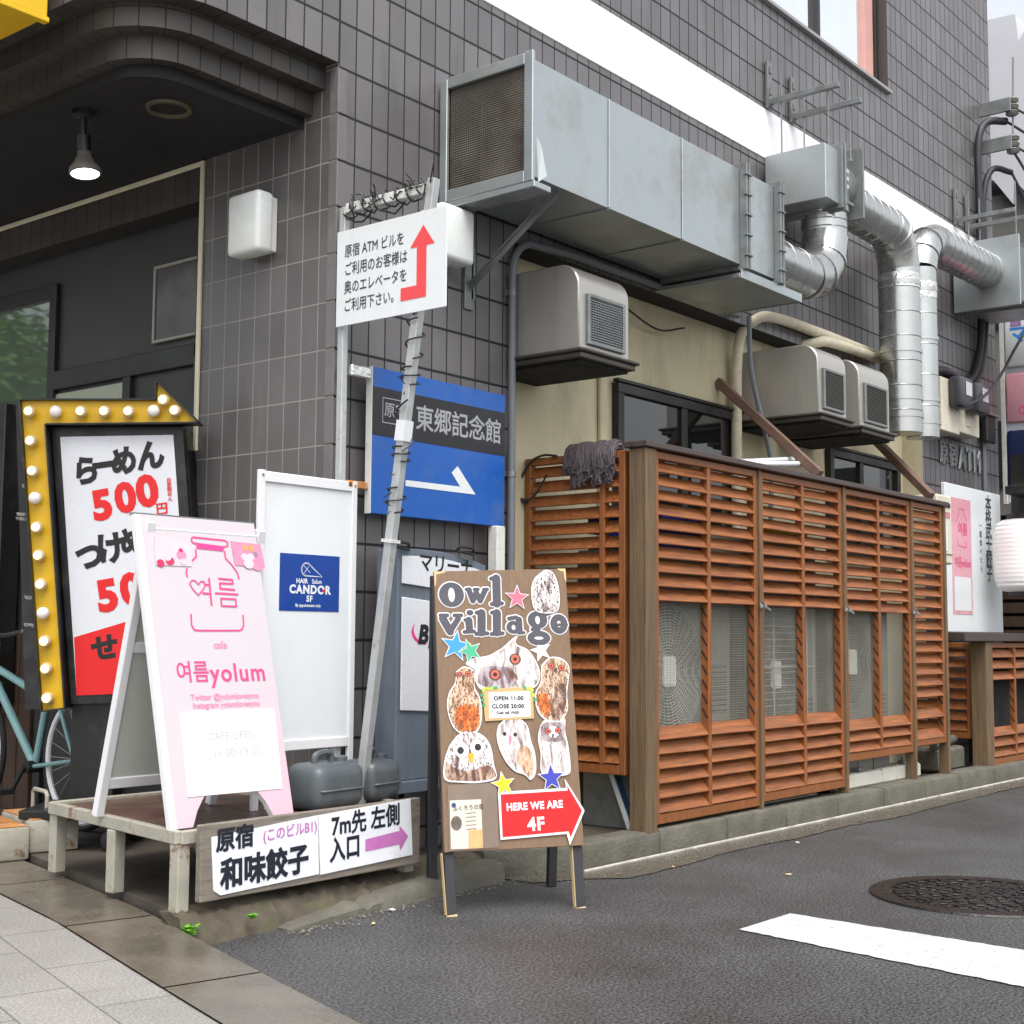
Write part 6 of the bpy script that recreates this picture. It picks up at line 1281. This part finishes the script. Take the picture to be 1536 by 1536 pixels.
# column of projecting signs
t = thing('sign_column', 'projecting column of stacked shop signs at the far corner', 'sign', (7.95, -.4, 2.2))
b = B(); b.box(7.90, 7.95, -.035, .005, 2.15, 4.15, .004); b.out('pole', WHTP, t)
b = B(); b.box(7.92, 8.06, -.86, -.036, 2.16, 4.1, .004); b.out('frame', mat('pale_grey_sign_frame', S(188, 194, 200), .5, var=.05), t)
Fs = Face((7.918, 0, 0), (0, -1, 0), (0, 0, 1))
def face(z0, z1, m): b = B(); b.box(.045, .79, z0, z1, .0, .03, .02, Fs.M, 2); return b.out('sign_face', m, t, smooth=True)
f1 = face(3.33, 3.80, WHT2); b = B(); b.text('マリーナ', .17, Fs.at(.42, 3.60, .031), bold=.03); b.out('lettering', mat('sky_blue_ink', S(50, 130, 210), .5), f1)
b = B(); b.box(.10, .19, 3.68, 3.76, .031, .033, 0, Fs.M); b.out('card_mark', mat('card_emblem_print', S(150, 120, 160), .5, var=.5, scale=40), f1)
f2 = face(2.85, 3.28, PINKF); b = TB(); b.text('여름', .15, Fs.at(.42, 3.11, .031), bold=.03); b.text('여름 yolum', .12, Fs.at(.42, 2.93, .031), bold=.015); b.out('lettering', PINKINK, f2)
f3 = face(2.30, 2.78, NAVY); b = B(); b.text('CANDOR', .135, Fs.at(.44, 2.49, .031), bold=.045, sx=1.1); b.stroke([(.26 + .06 * math.cos(a), 2.63 + .06 * math.sin(a)) for a in [i * .5 for i in range(12)]], .012, Fs.at(0, 0, .031)); b.out('lettering', WHT2, f3)
# plastic chain
t = thing('plastic_chain', 'short yellow plastic chain hanging below the lantern', 'chain', (6.6, -.6, 1.2)); b = B()
for i in range(7):
    c = V((6.70 + i * .02, -.58 - i * .022, 1.10 + i * .045)); d = V((.02, -.022, .045)).normalized(); s_ = d.orthogonal().normalized() if i % 2 else d.cross(d.orthogonal()).normalized()
    b.tube([c + d * .036 * math.cos(a) + s_ * .017 * math.sin(a) for a in [k * math.pi / 5 for k in range(10)]], .006, 6, closed=True)
b.out('links', YELLOW, t, smooth=True)

# ---------------------------------------------------------------- buildings beyond
t = thing('sawtooth_building', 'pale grey clad building with sawtooth edge beyond the tiled building', 'building', (10.5, 0, 0))
q = [OX(*p, 10.5) for p in ((1490, 270), (1519, 305), (1522, 270), (1560, 312))]
top = 7.60; yl = 1.6
pts = [(-yl, 5.9), (-q[0].y, q[0].z), (-q[1].y, q[1].z), (-q[2].y, q[2].z), (-q[3].y, q[3].z), (.9, 5.7), (.9, top), (.2, top), (.05, top - .22), (.02, top), (-.45, top), (-.62, top - .26), (-.65, top + .05), (-yl, top + .1)]
Fz = Face((10.5, 0, 0), (0, -1, 0), (0, 0, 1)); b = B(); b.prism(pts, -3.0, 0, Fz.M, ); b.out('upper_cladding', FARGREY, t)
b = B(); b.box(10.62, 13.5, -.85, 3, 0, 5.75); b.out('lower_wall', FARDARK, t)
b = B()
b.box(10.59, 10.615, -.8, 1.2, 4.3, 5.0); b.out('window', DARKMETAL, t); b = B(); b.box(10.59, 10.615, -.8, 1.2, 2.6, 3.3); b.out('window', DARKMETAL, t)
b = B(); b.box(10.56, 10.589, -.84, 1.25, 5.0, 5.06); b.out('window_head', FARGREY, t)
t = thing('brown_shopfront', 'dark brown timber shopfront behind the lantern', 'building', (9.2, .2, 0)); b = B()
for k in range(14): b.box(8.32, 8.36, -.9, .6, .15 + k * .12, .24 + k * .12, .003)
b.out('slats', SLAT2, t); b = B(); b.box(8.37, 10.0, -.92, .8, 0, 2.1); b.out('wall', DARKVOID, t)

# ---------------------------------------------------------------- left edge: overhead sign, bicycle, weights
c = OX(72, 27, -1.13); t = thing('overhead_sign', 'rusty yellow box sign over the entrance, cut by the top left corner', 'sign', (c.x, c.y, c.z))
b = B(); b.box(c.x - .5, c.x, c.y, c.y + 1.6, c.z, c.z + .9, .006); b.out('box_body', YELLOWR, t)
b = B(); b.box(c.x - .5, c.x - .0, c.y - .012, c.y + .02, c.z - .022, c.z - .001, .003); b.out('bottom_lip', YELLOWR, t)
# bicycle (children sized) behind the arrow sign
bc = V((-.10, 1.52, .09)); bd = V((.02, 1, 0)).normalized()
t = thing('bicycle', 'pale teal bicycle parked behind the arrow sign, only its wheel and tubes showing', 'bicycle', bc)
bs = V((-bd.y, bd.x, 0)); BP = lambda u, z, s_=0: bc + bd * u + bs * s_ + V((0, 0, z))
for u in (0, 1.0):
    ce = BP(u, .325); ring = lambda r_: [ce + (bd * math.cos(a) + V((0, 0, 1)) * math.sin(a)) * r_ for a in [2 * math.pi * i / 44 for i in range(44)]]
    b = B(); b.tube(ring(.310), .0155, 8, closed=True); wh = b.out('wheel', RUBBER, t, smooth=True)
    b = B(); b.tube(ring(.288), .014, 8, closed=True); b.out('rim', WHT2, wh, smooth=True)
    b = B()
    for i in range(24): a = 2 * math.pi * i / 24; b.tube([ce + bs * (.02 if i % 2 else -.02), ce + (bd * math.cos(a) + V((0, 0, 1)) * math.sin(a)) * .285], .0013, 4)
    b.cyl(ce - bs * .04, ce + bs * .04, .018, n=10); b.out('spokes', CHROME, wh)
b = B(); bb_, st_, hd, rh, fh = BP(.40, .27), BP(.27, .72), BP(.80, .74), BP(0, .325), BP(1.0, .325)
for p, q_, r in ((hd + V((0, 0, -.06)), bb_, .021), (hd, st_ + V((0, 0, -.14)), .019), (bb_, st_ + V((0, 0, .05)), .017), (hd + V((0, 0, .12)), hd + V((0, 0, -.08)), .02)): b.cyl(p, q_, r, n=10)
for s_ in (-.045, .045): b.cyl(bb_ + bs * s_ * .5, rh + bs * s_, .010, n=8); b.cyl(st_ + bs * s_ * .4, rh + bs * s_, .009, n=8); b.cyl(hd + bs * s_ + V((.0, .02, -.08)), fh + bs * s_, .012, n=8)
b.out('frame', TEAL, t, smooth=True)
b = B(); b.tube(smoothpath([BP(.70, .93, .17), BP(.78, .92, .14), BP(.80, .90, .05), BP(.80, .90, -.05), BP(.78, .92, -.14), BP(.70, .93, -.17)], 5), .012, 8); b.cyl(hd + V((0, 0, .1)), BP(.80, .90), .013, n=10); b.out('handlebar', CHROME, t, smooth=True)
b = B(); b.box(-.12, .12, -.06, .06, 0, .05, .024, Matrix.Translation(BP(.25, .82)) @ Matrix(((bd.x, bs.x, 0, 0), (bd.y, bs.y, 0, 0), (0, 0, 1, 0), (0, 0, 0, 1))), 3); b.cyl(st_, BP(.26, .84), .012, n=8); b.out('saddle', RUBBER, t, smooth=True)
b = B(); b.cyl(bb_ - bs * .05, bb_ + bs * .05, .03, n=14); b.bar(bb_ + bs * .06, bb_ + bs * .06 + V((0, .10, -.12)), .014, .02); b.box(-.04, .04, -.03, .03, -.012, .012, .003, Matrix.Translation(bb_ + bs * .10 + V((0, .10, -.12)))); b.out('crank', RUBBER, t)
# rusty weights
def weight(c, rot, label):
    t = thing('iron_weight', label, 'weight', c, 'rusty iron weights on the granite edge'); M = Matrix.Translation(c) @ Matrix.Rotation(rot, 4, 'Z')
    b = B(); b.box(-.105, .105, -.20, .20, .0, .135, .012, M, 2); b.out('block', RUSTW, t, smooth=True); b = B(); b.box(-.098, .098, -.193, .193, .1352, .139, .002, M); b.out('rusted_top', RUSTY, t)
    P = [M @ V(p) for p in ((0, -.09, .13), (0, -.09, .22), (0, -.075, .235), (0, .075, .235), (0, .09, .22), (0, .09, .13))]; b = B(); b.tube(P, .009, 8); b.out('handle', RUSTW, t, smooth=True)
c0 = OZ(45, 1290, .072) + V((-.052, .225, 0)); lx = V((math.cos(-.25), math.sin(-.25), 0)); ly = V((-lx.y, lx.x, 0))
weight(c0, -.25, 'nearer rusty white iron weight with bar handle left of the bench leg'); weight(c0 + lx * .216 + ly * .03 + V((0, 0, .02)), -.25, 'farther rusty iron weight with bar handle, tucked beside the other')
# weeds, litter
def weed(c, n, r, label):
    b = B(); rnd = random.Random(int(c[0] * 1000))
    for i in range(n):
        a = rnd.uniform(0, 6.28); R2 = r * rnd.uniform(.2, 1); h = rnd.uniform(.012, .05) * r / .045; p = V(c) + V((math.cos(a) * R2, math.sin(a) * R2, h)); b.tube([V(c) + V((math.cos(a) * R2 * .2, math.sin(a) * R2 * .2, 0)), p], .0012, 4)
        M = Matrix.Translation(p) @ Matrix.Rotation(a, 4, 'Z') @ Matrix.Rotation(rnd.uniform(-.5, .3), 4, 'Y'); s_ = rnd.uniform(.004, .009)
        b.shape([(s_ * math.cos(k) * 1.2, s_ * math.sin(k) * rnd.uniform(.8, 1)) for k in [j * math.pi / 3.5 for j in range(7)]], M)
    tag(b.out('weed', LEAF, base=c, weld=False), label, 'weed', 'weeds growing from the kerb crack')
weed(OZ(284, 1404, .035), 70, .030, 'larger bright green weed clump at the corner of the kerb'); weed(OZ(377, 1378, .06), 22, .016, 'smaller green weed sprig farther along the mossy kerb')
rnd = random.Random(4)
for i, (px, py, m_, lb_) in enumerate(((588, 1365, WHT2, 'tiny white scrap on the asphalt by the board'), (660, 1370, PLYE, None), (440, 1385, PLYE, 'yellowish scrap on the asphalt by the kerb'), (1183, 1312, PLYE, 'pale leaf scrap on the road before the tall fence'), (1196, 1264, WHT2, 'white crumb at the gutter edge'), (110, 1345, PLYE, 'tan dry leaf on the granite edging'), (355, 1383, mat('mauve_scrap', S(190, 180, 214), .6), 'mauve wrapper scrap by the mossy kerb'))):
    if lb_ is None: continue
    c = OZ(px, py, .006 if py > 1300 and px > 200 else .02); b = B(); M = Matrix.Translation(c) @ Matrix.Rotation(rnd.uniform(0, 6), 4, 'Z'); b.prism([(-.014, -.006), (.004, -.010), (.015, -.002), (.008, .008), (-.008, .009)], 0, .004, M, b=.0008); tag(b.out('litter_scrap', m_, base=c), lb_, 'litter')
# street tree across the main street, seen mirrored in the entrance glass
t = thing('street_tree', 'leafy green street tree standing across the main street', 'tree', (-4.6, 13.5, 0)); rnd = random.Random(11)
b = B(); b.tube([(-4.6, 13.5, 0), (-4.58, 13.5, 1.4), (-4.65, 13.45, 2.8), (-4.5, 13.5, 4.5)], [.2, .16, .13, .06], 10)
limbs = []
for i in range(14):
    a = rnd.uniform(0, 6.28); z0 = rnd.uniform(2.0, 4); L = rnd.uniform(1.2, 2.4); e = V((-4.6 + math.cos(a) * L, 13.5 + math.sin(a) * L, z0 + rnd.uniform(.5, 1.8))); limbs.append(e); b.tube([(-4.6, 13.5, z0), (V((-4.6, 13.5, z0)) + e) / 2 + V((0, 0, .15)), e], [.06, .04, .015], 6)
b.out('trunk', BARK, t, smooth=True)
b = B()
for e in limbs:
    for k in range(2200):
        p = e + V((rnd.gauss(0, .55), rnd.gauss(0, .55), rnd.gauss(0, .42))); M = Matrix.Translation(p) @ Matrix.Rotation(rnd.uniform(0, 6.28), 4, 'Z') @ Matrix.Rotation(rnd.uniform(-1.2, 1.2), 4, 'X'); s_ = rnd.uniform(.05, .09)
        b._f([b.bm.verts.new(M @ V(q_)) for q_ in ((-s_, 0, 0), (0, -s_ * .5, .01), (s_, 0, 0), (0, s_ * .5, .01))])
b.out('crown', TREEL, t, weld=False)

b = B(); rnd = random.Random(77)
for i in range(420):
    x = rnd.uniform(.7, 6.5) if rnd.random() < .6 else rnd.uniform(-.7, .7); y = (-.62 - (x - .9) * .012 - abs(rnd.gauss(0, .09))) if x > .7 else -.52 - abs(rnd.gauss(0, .05)) + x * .05
    s_ = rnd.uniform(.0015, .0045); M = Matrix.Translation((x, y, .005)) @ Matrix.Rotation(rnd.uniform(0, 6), 4, 'Z'); b.box(-s_, s_, -s_ * .7, s_ * .7, 0, s_, s_ * .3, M)
g = b.out('grit', mat('pale_grit', S(128, 120, 106), .8, var=.4, scale=30)); g['kind'] = 'stuff'; g['label'] = 'fine grit gathered along the gutter and kerb'
rl_ = random.Random(31)
for i, (px, py) in enumerate(((930, 1312), (1010, 1300), (1290, 1232), (560, 1385), (760, 1345))):
    c = OZ(px, py, .006); b = B(); M = Matrix.Translation(c) @ Matrix.Rotation(rl_.uniform(0, 6), 4, 'Z') @ Matrix.Rotation(.25, 4, 'X')
    b.prism([(-.016, 0), (-.006, -.006), (.008, -.005), (.018, .001), (.007, .006), (-.007, .006)], 0, .0015, M)
    tag(b.out('dry_leaf', PLYE if i % 2 else mat('brown_leaf', S(96, 70, 40), .7), base=c), ('dry leaf on the wet gutter behind the right foot of the owl board', 'dry leaf on the gutter in front of the fence corner post', 'dry leaf on the road edge before the third fence panel', 'dry leaf on asphalt below the mauve arrow end', 'dry leaf on asphalt between the legs of the owl board')[i], 'leaf')
